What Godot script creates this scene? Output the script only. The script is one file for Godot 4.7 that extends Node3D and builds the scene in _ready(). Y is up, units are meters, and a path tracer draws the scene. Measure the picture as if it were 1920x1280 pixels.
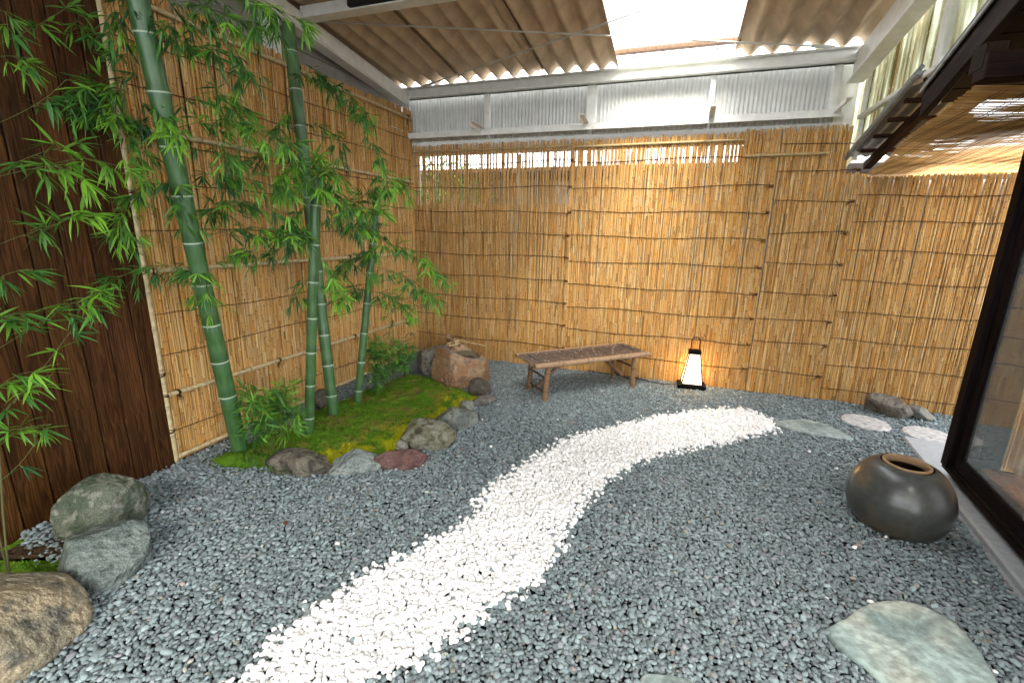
extends Node3D

# ---------------------------------------------------------------- mesh builder
class MB:
	var v := PackedVector3Array()
	var n := PackedVector3Array()
	var c := PackedColorArray()
	var uv := PackedVector2Array()
	var idx := PackedInt32Array()

	func vert(p: Vector3, nn: Vector3, col: Color, t := Vector2.ZERO) -> int:
		v.append(p); n.append(nn); c.append(col); uv.append(t)
		return v.size() - 1

	# front faces run clockwise; the order is chosen so that the face looks along the vertex normals
	func tri(a: int, b: int, d: int) -> void:
		var g := (v[d] - v[a]).cross(v[b] - v[a])
		if g.dot(n[a] + n[b] + n[d]) >= 0.0:
			idx.append(a); idx.append(b); idx.append(d)
		else:
			idx.append(a); idx.append(d); idx.append(b)

	func quad4(a: int, b: int, d: int, e: int) -> void:
		tri(a, b, d); tri(a, d, e)

	# flat polygon, points given counter-clockwise seen from outside
	func face(p: Array, col: Color, uvs: Array = []) -> void:
		var nn: Vector3 = ((p[1] - p[0]) as Vector3).cross(p[2] - p[0]).normalized()
		var s := v.size()
		for i in p.size():
			vert(p[i], nn, col, uvs[i] if uvs.size() > i else Vector2.ZERO)
		for i in range(1, p.size() - 1):
			tri(s, s + i, s + i + 1)

	# box with chamfered edges; uv runs along the longest side
	func box(xf: Transform3D, size: Vector3, col: Color, bev := 0.004, uvo := Vector2.ZERO) -> void:
		var h := size * 0.5
		var b: float = minf(bev, minf(h.x, minf(h.y, h.z)) * 0.45)
		var ax := [Vector3.RIGHT, Vector3.UP, Vector3.BACK]
		var long := 0
		if size.y > size.x and size.y >= size.z:
			long = 1
		elif size.z > size.x:
			long = 2
		for a in 3:
			var u := (a + 1) % 3
			var w := (a + 2) % 3
			for s in [-1.0, 1.0]:
				var pts := []
				var uvs := []
				for q in [[-1, -1], [1, -1], [1, 1], [-1, 1]]:
					var p := Vector3.ZERO
					p[a] = s * h[a]
					p[u] = q[0] * (h[u] - b)
					p[w] = q[1] * (h[w] - b)
					pts.append(xf * p)
					var lu: float = p[long]
					var other: float = p[u] if u != long else p[w]
					uvs.append(Vector2(other, lu) + uvo)
				if s < 0:
					pts.reverse(); uvs.reverse()
				face(pts, col, uvs)
		if b <= 0.0:
			return
		for a in 3:
			var u := (a + 1) % 3
			var w := (a + 2) % 3
			for su in [-1.0, 1.0]:
				for sw in [-1.0, 1.0]:
					var p0 := Vector3.ZERO; var p1 := Vector3.ZERO
					p0[u] = su * h[u]; p0[w] = sw * (h[w] - b); p1[u] = su * (h[u] - b); p1[w] = sw * h[w]
					var e := h[a] - b
					var q := [p0, p0, p1, p1]
					var pts := []
					var k := 0
					for base in q:
						var p: Vector3 = base
						p[a] = e if (k == 1 or k == 2) else -e
						pts.append(xf * p); k += 1
					var out := Vector3.ZERO
					out[u] = su; out[w] = sw
					var nn: Vector3 = (xf.basis * out).normalized()
					var s := v.size()
					var uvk: Vector2 = uvo + Vector2(p0[u], p0[w])
					for p in pts:
						vert(p, nn, col, uvk + Vector2(0, (xf.affine_inverse() * p)[long]))
					quad4(s, s + 1, s + 2, s + 3)
		for sx in [-1.0, 1.0]:
			for sy in [-1.0, 1.0]:
				for sz in [-1.0, 1.0]:
					var nn: Vector3 = (xf.basis * Vector3(sx, sy, sz)).normalized()
					var s := v.size()
					vert(xf * Vector3(sx * h.x, sy * (h.y - b), sz * (h.z - b)), nn, col, uvo)
					vert(xf * Vector3(sx * (h.x - b), sy * h.y, sz * (h.z - b)), nn, col, uvo)
					vert(xf * Vector3(sx * (h.x - b), sy * (h.y - b), sz * h.z), nn, col, uvo)
					tri(s, s + 1, s + 2)

	func bx(center: Vector3, size: Vector3, col := Color.WHITE, bev := 0.004, uvo := Vector2.ZERO) -> void:
		box(Transform3D(Basis(), center), size, col, bev, uvo)

	# bar between two points with a rectangular section (w sideways, t along up)
	func bar(a: Vector3, b: Vector3, w: float, t: float, col := Color.WHITE, up := Vector3.UP, bev := 0.003) -> void:
		var z := (b - a).normalized()
		var x := up.cross(z).normalized()
		var y := z.cross(x)
		box(Transform3D(Basis(x, y, z), (a + b) * 0.5), Vector3(w, t, a.distance_to(b)), col, bev, Vector2(a.x * 3.1 + a.z, a.y * 1.7 + a.z * 2.3))

	# tube through points; radii and colours per point
	func tube(p: Array, r: Array, sides: int, col: Array, caps := true) -> void:
		var m := p.size()
		var prev := Vector3.ZERO
		var start := v.size()
		for i in m:
			var t: Vector3 = (p[mini(i + 1, m - 1)] - p[maxi(i - 1, 0)]).normalized()
			if prev == Vector3.ZERO:
				prev = t.cross(Vector3.RIGHT if absf(t.x) < 0.8 else Vector3.BACK).normalized()
			var x := (prev - t * prev.dot(t)).normalized()
			var y := t.cross(x)
			prev = x
			var rr: float = r[mini(i, r.size() - 1)]
			var cc: Color = col[mini(i, col.size() - 1)]
			for k in sides:
				var a := TAU * k / sides
				var d := x * cos(a) + y * sin(a)
				vert(p[i] + d * rr, d, cc, Vector2(float(k) / sides, i))
		for i in m - 1:
			for k in sides:
				var a := start + i * sides + k
				var b := start + i * sides + (k + 1) % sides
				quad4(a, b, b + sides, a + sides)
		if caps:
			for e in 2:
				var i := 0 if e == 0 else m - 1
				var t: Vector3 = (p[1] - p[0]).normalized() * -1.0 if e == 0 else (p[m - 1] - p[m - 2]).normalized()
				var cc: Color = col[mini(i, col.size() - 1)]
				var ctr := vert(p[i], t, cc)
				var ring := []
				for k in sides:
					ring.append(vert(v[start + i * sides + k], t, cc))
				for k in sides:
					tri(ctr, ring[k], ring[(k + 1) % sides])

	# a turned shape: profile of Vector2(radius, height)
	func lathe(o: Vector3, prof: Array, sides: int, col: Callable) -> void:
		var m := prof.size()
		var start := v.size()
		for i in m:
			var t: Vector2 = (prof[mini(i + 1, m - 1)] - prof[maxi(i - 1, 0)]).normalized()
			for k in sides + 1:
				var a := TAU * k / sides
				var d := Vector3(cos(a), 0, sin(a))
				var p: Vector3 = o + d * prof[i].x + Vector3.UP * prof[i].y
				vert(p, (d * t.y - Vector3.UP * t.x).normalized(), col.call(p), Vector2(float(k) / sides * 3.0, float(i) / m))
		for i in m - 1:
			for k in sides:
				var a := start + i * (sides + 1) + k
				quad4(a, a + 1, a + sides + 2, a + sides + 1)

	func add(o: MB, xf: Transform3D, tint := Color.WHITE) -> void:
		var s := v.size()
		for i in o.v.size():
			v.append(xf * o.v[i]); n.append((xf.basis * o.n[i]).normalized()); c.append(o.c[i] * tint); uv.append(o.uv[i])
		for i in o.idx:
			idx.append(s + i)

	func mesh() -> ArrayMesh:
		var a := []
		a.resize(Mesh.ARRAY_MAX)
		a[Mesh.ARRAY_VERTEX] = v; a[Mesh.ARRAY_NORMAL] = n; a[Mesh.ARRAY_COLOR] = c; a[Mesh.ARRAY_TEX_UV] = uv; a[Mesh.ARRAY_INDEX] = idx
		var m := ArrayMesh.new()
		if v.size():
			m.add_surface_from_arrays(Mesh.PRIMITIVE_TRIANGLES, a)
		return m

# ---------------------------------------------------------------- scene tree helpers
var rng := RandomNumberGenerator.new()
var M := {}
var slab_outlines: Array[PackedVector2Array] = []
var fn := FastNoiseLite.new()
var fine := FastNoiseLite.new()

func rr(a: float, b: float) -> float:
	return rng.randf_range(a, b)

func lin(r: float, g: float, b: float) -> Color:
	return Color(r, g, b)

func thing(called: String, label: String, category: String, at := Vector3.ZERO, turn := 0.0, group := "") -> Node3D:
	var o := Node3D.new()
	o.name = called
	add_child(o, true)
	o.position = at
	o.rotation.y = turn
	tag(o, label, category, group)
	return o

func tag(o: Node, label: String, category := "", group := "", kind := "") -> void:
	if label: o.set_meta("label", label)
	if category: o.set_meta("category", category)
	if group: o.set_meta("group", group)
	if kind: o.set_meta("kind", kind)

func put(called: String, m: Mesh, mat: Material, parent: Node = null, kind := "", label := "") -> MeshInstance3D:
	var o := MeshInstance3D.new()
	o.name = called
	o.mesh = m
	o.material_override = null
	if m.get_surface_count():
		o.set_surface_override_material(0, mat)
	(parent if parent else self).add_child(o, true)
	tag(o, label, "", "", kind)
	return o

func obj(called: String, b: MB, mat: Material, parent: Node = null, kind := "", label := "") -> MeshInstance3D:
	return put(called, b.mesh(), mat, parent, kind, label)

func mat(rough: float, tex: Texture2D = null, tri := 0.0, opts := {}) -> StandardMaterial3D:
	var m := StandardMaterial3D.new()
	m.vertex_color_use_as_albedo = true
	m.roughness = rough
	m.metallic_specular = opts.get("spec", 0.4)
	if tex:
		m.albedo_texture = tex
	if opts.has("bump"):
		m.heightmap_enabled = true
		m.heightmap_texture = opts.bump
		m.heightmap_scale = opts.get("bump_scale", 1.0)
	if tri > 0.0:
		m.uv1_triplanar = true
		m.uv1_scale = Vector3.ONE * tri
		if opts.has("world"):
			m.uv1_world_triplanar = true
	elif opts.has("uvscale"):
		m.uv1_scale = opts.uvscale
	if opts.has("back"):
		m.backlight_enabled = true
		m.backlight = opts.back
	if opts.has("coat"):
		m.clearcoat_enabled = true
		m.clearcoat = opts.coat
		m.clearcoat_roughness = opts.get("coat_rough", 0.2)
	if opts.has("metal"):
		m.metallic = opts.metal
	return m

# grey-scale picture from noise, values lo..hi (sRGB)
func noise_tex(size: int, freq: float, oct: int, lo: float, hi: float, seed_: int, type := FastNoiseLite.TYPE_SIMPLEX_SMOOTH, contrast := 1.0) -> ImageTexture:
	var f := FastNoiseLite.new()
	f.seed = seed_
	f.noise_type = type
	f.frequency = freq
	f.fractal_octaves = oct
	var src := f.get_seamless_image(size, size)
	src.convert(Image.FORMAT_L8)
	var d := src.get_data()
	var lut := PackedByteArray()
	for i in 256:
		var t: float = clampf((i / 255.0 - 0.5) * contrast + 0.5, 0, 1)
		lut.append(int(clampf(lerpf(lo, hi, t), 0, 1) * 255.0))
	var out := PackedByteArray()
	out.resize(d.size())
	for i in d.size():
		out[i] = lut[d[i]]
	return ImageTexture.create_from_image(Image.create_from_data(size, size, false, Image.FORMAT_L8, out))

# wood grain running along v, grey-scale
func grain_tex(w: int, h: int, seed_: int, lo: float, hi: float) -> ImageTexture:
	var f := FastNoiseLite.new()
	f.seed = seed_
	f.frequency = 1.0
	f.fractal_octaves = 3
	var g := FastNoiseLite.new()
	g.seed = seed_ + 7
	g.frequency = 1.0
	var out := PackedByteArray()
	out.resize(w * h)
	for y in h:
		for x in w:
			var u := float(x) / w
			var t := float(y) / h
			var bend := g.get_noise_2d(u * 3.0, t * 3.2) * 0.9 + g.get_noise_2d(u * 1.2 + 9.0, t * 1.1) * 1.3
			var ring: float = pow(0.5 + 0.5 * sin((u * 5.0 + bend) * 14.0), 1.6)
			var fib := f.get_noise_2d(u * 90.0, t * 5.0)
			var big := g.get_noise_2d(u * 2.0 + 30.0, t * 1.6)
			var k: float = clampf(0.46 + 0.30 * (ring - 0.45) + 0.42 * fib + 0.35 * big, 0, 1)
			out[y * w + x] = int(lerpf(lo, hi, k) * 255.0)
	return ImageTexture.create_from_image(Image.create_from_data(w, h, false, Image.FORMAT_L8, out))

# ---------------------------------------------------------------- stones
func noise3(p: Vector3) -> float:
	return fn.get_noise_3dv(p)

# a boulder: a ball cut by random planes, roughened, in patches of the palette's colours
func rock_mesh(seed_: int, size: Vector3, cuts: int, rough: float, res: int, pal: Array, o := {}) -> ArrayMesh:
	var r := RandomNumberGenerator.new()
	r.seed = seed_
	var pn: Array[Vector3] = []
	var pd := PackedFloat32Array()
	var depth: float = o.get("depth", 0.72)
	for i in cuts:
		var d := Vector3(r.randfn(), r.randfn() * 0.8 + 0.15, r.randfn()).normalized()
		pn.append(d); pd.append(r.randf_range(depth, 0.97))
	for e in o.get("planes", []):
		pn.append((e[0] as Vector3).normalized()); pd.append(e[1])
	var off := Vector3(seed_ * 7.31, seed_ * 3.17, seed_ * 1.93)
	var freq: float = o.get("freq", 2.2)
	var bp: float = o.get("box", 2.7)
	var fine_amp: float = 0.16 if res > 26 else 0.0
	var shape := func(d: Vector3) -> Vector3:
		var q: float = pow(pow(absf(d.x), bp) + pow(absf(d.y), bp) + pow(absf(d.z), bp), -1.0 / bp)
		for i in pn.size():
			var c := d.dot(pn[i])
			if c > 0.05:
				var e := pd[i] / c
				var h: float = maxf(0.05 - absf(q - e), 0.0) / 0.05
				q = minf(q, e) - h * h * 0.0125
		q *= 1.0 + rough * (noise3(d * freq * 30.0 + off * 10.0) + 0.45 * noise3(d * freq * 90.0 + off) + 0.24 * noise3(d * freq * 240.0 - off) + fine_amp * noise3(d * freq * 700.0 + off))
		if o.has("strata"):
			q *= 1.0 + 0.02 * sin((d.y * 9.0 + d.x * 4.0 + noise3(d * 40.0 + off) * 3.0) * o.strata)
		var p := d * q * size
		if o.has("bowl"):
			var rad: float = Vector2(p.x - o.bowl.x, p.z - o.bowl.y).length() / o.bowl.z
			if p.y > 0 and rad < 1.0:
				p.y -= o.bowl.w * (1.0 - pow(rad, 4.0))
		return p
	var b := MB.new()
	var axes := [Basis(), Basis(Vector3.UP, PI / 2), Basis(Vector3.UP, PI), Basis(Vector3.UP, -PI / 2), Basis(Vector3.RIGHT, PI / 2), Basis(Vector3.RIGHT, -PI / 2)]
	for a in axes:
		var s := b.v.size()
		for j in res + 1:
			for i in res + 1:
				var x := tan((float(i) / res * 2.0 - 1.0) * PI / 4)
				var y := tan((float(j) / res * 2.0 - 1.0) * PI / 4)
				var d: Vector3 = (a * Vector3(x, y, 1.0)).normalized()
				var t1 := d.cross(Vector3.UP if absf(d.y) < 0.9 else Vector3.RIGHT).normalized()
				var t2 := d.cross(t1)
				var e := 0.8 / res
				var p: Vector3 = shape.call(d)
				var pa: Vector3 = shape.call((d + t1 * e).normalized())
				var pb: Vector3 = shape.call((d + t2 * e).normalized())
				var nn := (pa - p).cross(pb - p).normalized()
				if nn.dot(d) < 0:
					nn = -nn
				var w := p * (0.55 / maxf(size.x, size.z))
				var k1 := clampf(noise3(w * 260.0 + off * 3.0) * 2.2 + 0.5, 0, 1)
				var k2 := clampf(noise3(w * 560.0 - off * 2.0) * 3.4 - 0.55, 0, 1)
				var k3 := noise3(w * 2600.0 + off) * 0.25
				var col: Color = pal[0].lerp(pal[1], k1)
				if pal.size() > 2:
					col = col.lerp(pal[2], k2)
				if o.has("top"):
					col = col.lerp(o.top, clampf((nn.y - 0.55) * 2.6 + noise3(w * 400.0) * 1.2, 0, 1))
				col = Color(col.r * (1 + k3), col.g * (1 + k3), col.b * (1 + k3))
				b.vert(p, nn, col)
		for j in res:
			for i in res:
				var q := s + j * (res + 1) + i
				b.quad4(q, q + 1, q + res + 2, q + res + 1)
	return b.mesh()

func stone(called: String, label: String, at: Vector3, size: Vector3, turn: float, seed_: int, pal: Array, o := {}, group := "") -> Node3D:
	var m := rock_mesh(seed_, size, o.get("cuts", 11), o.get("rough", 0.055), o.get("res", 16), pal, o)
	var s := put(called, m, M[o.get("mat", "rock")])
	s.position = at
	s.rotation.y = turn
	if o.has("tilt"):
		s.rotation.z = o.tilt
	tag(s, label, o.get("category", "stone"), group)
	return s

# flat slab from an outline, its upper face slightly uneven
func slab(called: String, label: String, outline: Array, y: float, thick: float, pal: Array, seed_: int, uneven: float, category: String, mat_: String, group := "") -> MeshInstance3D:
	var ctr := Vector2.ZERO
	for p in outline:
		ctr += p
	ctr /= outline.size()
	var ring := []
	var m := outline.size()
	for i in m:
		for k in 6:
			var t := k / 6.0
			var p: Vector2 = outline[i].cubic_interpolate(outline[(i + 1) % m], outline[(i - 1 + m) % m], outline[(i + 2) % m], t)
			ring.append(p - ctr)
	var worldly := PackedVector2Array()
	for p in ring:
		worldly.append(p * 0.985 + ctr)
	slab_outlines.append(worldly)
	var b := MB.new()
	var cnt := ring.size()
	var off := Vector3(seed_ * 5.1, 0, seed_ * 2.7)
	var levels := [[0.0005, 0.0], [0.1, 0.0], [0.2, 0.0], [0.35, 0.0], [0.5, 0.0], [0.62, 0.0], [0.74, 0.0], [0.84, 0.0], [0.92, 0.0], [0.975, -0.002], [1.0, -0.008], [1.012, -0.016], [1.0, -thick]]
	for l in levels:
		for k in cnt:
			var q: Vector2 = ring[k] * l[0]
			var jag := 1.0 + 0.02 * fn.get_noise_2d(ring[k].x * 1300.0 + off.x, ring[k].y * 1300.0 + off.z)
			q *= jag
			var p := Vector3(q.x, l[1] + uneven * fn.get_noise_2d(q.x * 500.0 + off.x, q.y * 500.0 + off.z) + uneven * 0.4 * fn.get_noise_2d(q.x * 1500.0, q.y * 1500.0), q.y)
			var w := Vector3(q.x, 0, q.y)
			# the stone's grain runs slantwise
			var g := Vector3(q.x * 0.6 + q.y * 0.8, 0, (q.y * 0.6 - q.x * 0.8) * 0.28)
			var k1 := clampf(fn.get_noise_3dv(w * 330.0 + off) * 1.8 + 0.5, 0, 1)
			var k2 := clampf(fn.get_noise_3dv(w * 420.0 - off) * 3.0 - 0.35, 0, 1)
			var k3 := fn.get_noise_3dv(g * 5000.0) * 0.34
			var col: Color = pal[0].lerp(pal[1], k1)
			if pal.size() > 2:
				col = col.lerp(pal[2], k2)
			b.vert(p, Vector3.UP, Color(col.r * (1 + k3), col.g * (1 + k3), col.b * (1 + k3)))
	for j in levels.size() - 1:
		for k in cnt:
			var a := j * cnt + k
			var e := j * cnt + (k + 1) % cnt
			b.quad4(a, e, e + cnt, a + cnt)
	# normals of rim and side lean outwards
	for j in range(9, levels.size()):
		for k in cnt:
			var d: Vector2 = ring[k].normalized()
			var f: float = [0.35, 0.8, 1.0, 1.0][j - 9]
			b.n[j * cnt + k] = Vector3(d.x * f, 1.05 - f, d.y * f).normalized()
	var o := obj(called, b, M[mat_])
	o.position = Vector3(ctr.x, y, ctr.y)
	tag(o, label, category, group)
	return o

# ---------------------------------------------------------------- reeds and bamboo
const STRAW := [[0.55, 0.33, 0.118], [0.48, 0.26, 0.080], [0.60, 0.41, 0.185], [0.42, 0.215, 0.065], [0.57, 0.365, 0.145], [0.55, 0.275, 0.066], [0.60, 0.44, 0.23], [0.53, 0.32, 0.115]]

func straw() -> Color:
	var s: Array = STRAW[rng.randi() % STRAW.size()]
	var k := rr(0.85, 1.12)
	return Color(s[0] * k * 1.04, s[1] * k * 0.985, s[2] * k * 0.90)

# upright reeds side by side from o along u; heights by callables of the distance along
func reeds(b: MB, o: Vector3, u: Vector3, width: float, y0: float, y1: Callable, spread0: float, spread1: float, nrm: Vector3) -> void:
	var at := 0.0
	while at < width:
		var r := rr(0.0040, 0.0072)
		at += r
		var top: float = y1.call(at) + rr(-0.012, 0.012)
		var base := o + u * at + nrm * rr(-0.003, 0.003)
		var lean := u * rr(-0.012, 0.012)
		var tone := straw().lerp(Color(0.40, 0.33, 0.23), clampf(fn.get_noise_2d((base.x + base.z) * 700.0 + base.z * 90.0, 40.0) * 1.3 - 0.2, 0, 0.4))
		var y := y0
		var h := top - y0
		while y < top:
			var len := rr(0.05, 0.24)
			if rng.randf() < 0.15: len = rr(0.03, 0.08)
			var ye := minf(y + len, top)
			var col := tone.lerp(straw(), rr(0.35, 1.0))
			if rng.randf() < 0.07: col = col * 0.6
			var r1 := r * rr(0.86, 1.08)
			var r2 := r * rr(0.86, 1.08)
			ring_seg(b, base + lean * ((y - y0) / h) + Vector3.UP * (y - y0), base + lean * ((ye - y0) / h) + Vector3.UP * (ye - y0), r1, r2, col, u, nrm)
			if rng.randf() < 0.55 and ye < top - 0.02:
				# joint
				var dark := col * 0.5
				ring_seg(b, base + lean * ((ye - y0) / h) + Vector3.UP * (ye - y0 - 0.003), base + lean * ((ye - y0) / h) + Vector3.UP * (ye - y0 + 0.004), r * 1.22, r * 1.18, dark, u, nrm)
			y = ye
		at += r * rr(spread0, spread1)

func ring_seg(b: MB, p0: Vector3, p1: Vector3, r0: float, r1: float, col: Color, u: Vector3, w: Vector3) -> void:
	var s := b.v.size()
	for k in 5:
		var a := TAU * k / 5.0 + 0.31
		var d := u * cos(a) + w * sin(a)
		b.vert(p0 + d * r0, d, col); b.vert(p1 + d * r1, d, col)
	for k in 5:
		var a := s + k * 2
		var e := s + ((k + 1) % 5) * 2
		b.quad4(a, e, e + 1, a + 1)

# wire that wavers along the reeds
func wire(a: Vector3, c: Vector3, sag: float, nrm: Vector3, r: float, col: Color) -> MB:
	var b := MB.new()
	var pts := []
	var k := maxi(int(a.distance_to(c) / 0.035), 3)
	var ph := rr(0, 9)
	for i in k + 1:
		var t := float(i) / k
		pts.append(a.lerp(c, t) + Vector3.UP * (sag * sin(t * a.distance_to(c) * 5.0 + ph) + rr(-0.0022, 0.0022)) + nrm * rr(-0.001, 0.002))
	b.tube(pts, [r], 5, [col, col * 1.3, col * 0.8], true)
	return b

# dry bamboo pole with joints
func pole(a: Vector3, c: Vector3, r: float, col: Color, gap := 0.24) -> MB:
	var b := MB.new()
	var L := a.distance_to(c)
	var d := (c - a) / L
	var pts := [a]
	var rad := [r]
	var cols := [col]
	var t := rr(0.05, gap)
	while t < L - 0.03:
		for e in [[-0.012, 1.0, 1.0], [-0.004, 1.16, 0.8], [0.0, 1.05, 0.5], [0.004, 1.14, 0.9], [0.014, 0.98, 1.08]]:
			pts.append(a + d * (t + e[0])); rad.append(r * e[1]); cols.append(col * e[2])
		t += gap * rr(0.75, 1.2)
	pts.append(c); rad.append(r * 0.94); cols.append(col)
	b.tube(pts, rad, 10, cols, true)
	return b

# tie of palm cord round a crossing
func knot(at: Vector3, r: float, axis: Vector3, col: Color) -> MB:
	var b := MB.new()
	var x := axis.cross(Vector3.UP if absf(axis.y) < 0.8 else Vector3.RIGHT).normalized()
	var y := axis.cross(x)
	for k in 3:
		var pts := []
		var tilt := axis * rr(-0.6, 0.6) * r
		for i in 11:
			var a := TAU * i / 10.0
			pts.append(at + axis * (k - 1) * 0.006 + (x * cos(a) + y * sin(a)) * r * 1.12 + tilt * cos(a))
		b.tube(pts, [0.0028], 5, [col], false)
	for k in 4:
		var e := (y * rr(0.1, 1.0) + Vector3.DOWN * rr(-0.5, 1.0) + axis * rr(-1.2, 1.2)).normalized()
		b.tube([at + y * r, at + y * r * 1.3 + e * 0.02, at + y * r * 1.2 + e * rr(0.035, 0.06) + Vector3.DOWN * 0.012], [0.0026, 0.002, 0.001], 5, [col], true)
	return b

# ---------------------------------------------------------------- leaves
func leaf_shape(w: float, droop: float, col: Color) -> MB:
	var b := MB.new()
	var ts := [0.0, 0.14, 0.36, 0.66, 1.0]
	var ws := [0.06, 0.72, 1.0, 0.66, 0.0]
	var s := 0
	for i in 5:
		var t: float = ts[i]
		var ctr := Vector3(0, t, -droop * t * t)
		var nn := Vector3(0, 2.0 * droop * t, 1.0).normalized()
		var ww: float = ws[i] * w * 0.5
		var cc: Color = col * lerpf(0.92, 1.12, t)
		b.vert(ctr, nn, cc * 0.9, Vector2(0.5, t))
		b.vert(ctr + Vector3(-ww, 0, ww * 0.38), (nn + Vector3(0.35, 0, 0)).normalized(), cc, Vector2(0, t))
		b.vert(ctr + Vector3(ww, 0, ww * 0.38), (nn + Vector3(-0.35, 0, 0)).normalized(), cc, Vector2(1, t))
	for i in 4:
		var a := i * 3
		b.quad4(a, a + 1, a + 4, a + 3)
		b.quad4(a, a + 2, a + 5, a + 3)
	return b

var leaf_mb := {}
var leaf_mesh := {}

func leaf_color(tone: float) -> Color:
	var dark := Color(0.022, 0.080, 0.026)
	var mid := Color(0.055, 0.175, 0.030)
	var bright := Color(0.180, 0.390, 0.034)
	return dark.lerp(mid, tone * 2.0) if tone < 0.5 else mid.lerp(bright, tone * 2.0 - 1.0)

func make_leaves() -> void:
	for k in 3:
		for t in 6:
			var m := leaf_shape([0.115, 0.135, 0.095][k], [0.06, 0.16, 0.28][k], leaf_color(t / 5.0))
			leaf_mb[k * 10 + t] = m
			leaf_mesh[k * 10 + t] = m.mesh()

func leaf_frame(at: Vector3, dir: Vector3, length: float, roll: float) -> Transform3D:
	var y := dir.normalized()
	var z := (Vector3.UP - y * y.y)
	z = z.normalized() if z.length() > 0.05 else Vector3.BACK
	var x := y.cross(z)
	return Transform3D(Basis(x, y, z) * Basis(Vector3.UP, roll) * Basis.from_scale(Vector3.ONE * length), at)

func curve_at(p: Array, t: float) -> Vector3:
	var m := p.size() - 1
	var f := clampf(t, 0, 0.9999) * m
	var i := int(f)
	return p[i].cubic_interpolate(p[mini(i + 1, m)], p[maxi(i - 1, 0)], p[mini(i + 2, m)], f - i)

# one branch: stem, twigs and leaves in small fans. singles = how many leaves become nodes of their own
func branch(parent: Node, p: Array, count: int, tone: float, length: float, from_t: float, spread: float, singles: int, stem_r := 0.0022, droop := 0.55) -> int:
	var br := MB.new()
	var pts := []
	for i in 13:
		pts.append(curve_at(p, i / 12.0))
	br.tube(pts, [stem_r, stem_r * 0.9, stem_r * 0.5], 5, [Color(0.10, 0.13, 0.035)], true)
	var node := Node3D.new()
	var rest := MB.new()
	var placed := 0
	var used := 0
	var jobs := []
	while placed < count:
		var t := lerpf(from_t, 1.0, pow(rng.randf(), 0.8))
		var at := curve_at(p, t)
		var tan := (curve_at(p, minf(t + 0.05, 1.0)) - curve_at(p, maxf(t - 0.05, 0.0))).normalized()
		var side := Vector3(rr(-1, 1), rr(-0.75, 0.55), rr(-1, 1)).normalized()
		var tdir := (tan * rr(0.4, 1.1) + side * 1.0).normalized()
		var tl := rr(0.25, 1.0) * spread
		var tip := at + tdir * tl + Vector3.DOWN * tl * 0.25
		br.tube([at, at.lerp(tip, 0.55) + Vector3.UP * tl * 0.06, tip], [0.0012, 0.0008], 4, [Color(0.09, 0.15, 0.03)], false)
		var fan := rng.randi_range(4, 7)
		var young := clampf(tone + rr(-0.3, 0.3) + (t - 0.6) * 0.35, 0, 1)
		if rng.randf() < 0.1: young = 0.95
		for q in fan:
			if placed >= count: break
			var d := (tdir * 0.9 + Vector3(rr(-1, 1), rr(-0.8, 0.4), rr(-1, 1)) * 0.85 + Vector3.DOWN * droop * rr(0.3, 1.3)).normalized()
			var xf := leaf_frame(tip + tdir * rr(-0.02, 0.0), d, length * rr(0.65, 1.25), rr(-0.9, 0.9))
			jobs.append([xf, rng.randi() % 3 * 10 + clampi(int(round((young + rr(-0.12, 0.12)) * 5.0)), 0, 5)])
			placed += 1
	var stem := obj("branch", br, M.twig, parent)
	for j in jobs:
		if used < singles:
			used += 1
			put("leaf", leaf_mesh[j[1]], M.leaf, stem).transform = j[0]
		else:
			rest.add(leaf_mb[j[1]], j[0])
	if rest.v.size():
		obj("foliage", rest, M.leaf, stem, "stuff")
	node.free()
	return used

# a thick green stalk from foot to tip with white joint rings at the given shares of its length
func stalk(label: String, foot: Vector3, tip: Vector3, r0: float, r1: float, rings: Array) -> Node3D:
	var t := thing("bamboo_stalk", label, "bamboo", foot, 0, "")
	var d := tip - foot
	var L := d.length()
	d /= L
	var pts := []
	var rad := []
	var cols := []
	var g1 := Color(0.056, 0.138, 0.042)
	var g2 := Color(0.078, 0.172, 0.060)
	var bloom := Color(0.10, 0.20, 0.11)
	var all := rings.duplicate()
	all.sort()
	pts.append(d * -0.06); rad.append(r0); cols.append(g1)
	for f in all:
		var s: float = f * L
		var r := lerpf(r0, r1, f)
		for e in [[-0.10, 0.985, g1], [-0.03, 1.0, g2.lerp(g1, 0.4)], [-0.012, 1.0, bloom * 0.8], [-0.005, 1.05, bloom], [0.0, 1.03, Color(0.05, 0.09, 0.04)], [0.005, 1.055, g1], [0.02, 0.992, g1 * 0.85], [0.07, 0.98, g2]]:
			pts.append(d * (s + e[0])); rad.append(r * e[1]); cols.append(e[2])
	pts.append(d * L); rad.append(r1); cols.append(g1)
	var b := MB.new()
	b.tube(pts, rad, 24, cols, true)
	var culm := obj("culm", b, M.culm, t)
	for f in all:
		var s: float = f * L
		var r := lerpf(r0, r1, f)
		var q := MB.new()
		q.tube([d * (s - 0.0055), d * (s - 0.002), d * (s + 0.0015)], [r * 1.055, r * 1.075, r * 1.045], 24, [Color(0.38, 0.46, 0.33)], true)
		obj("node_ring", q, M.matte, culm)
	return t
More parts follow.
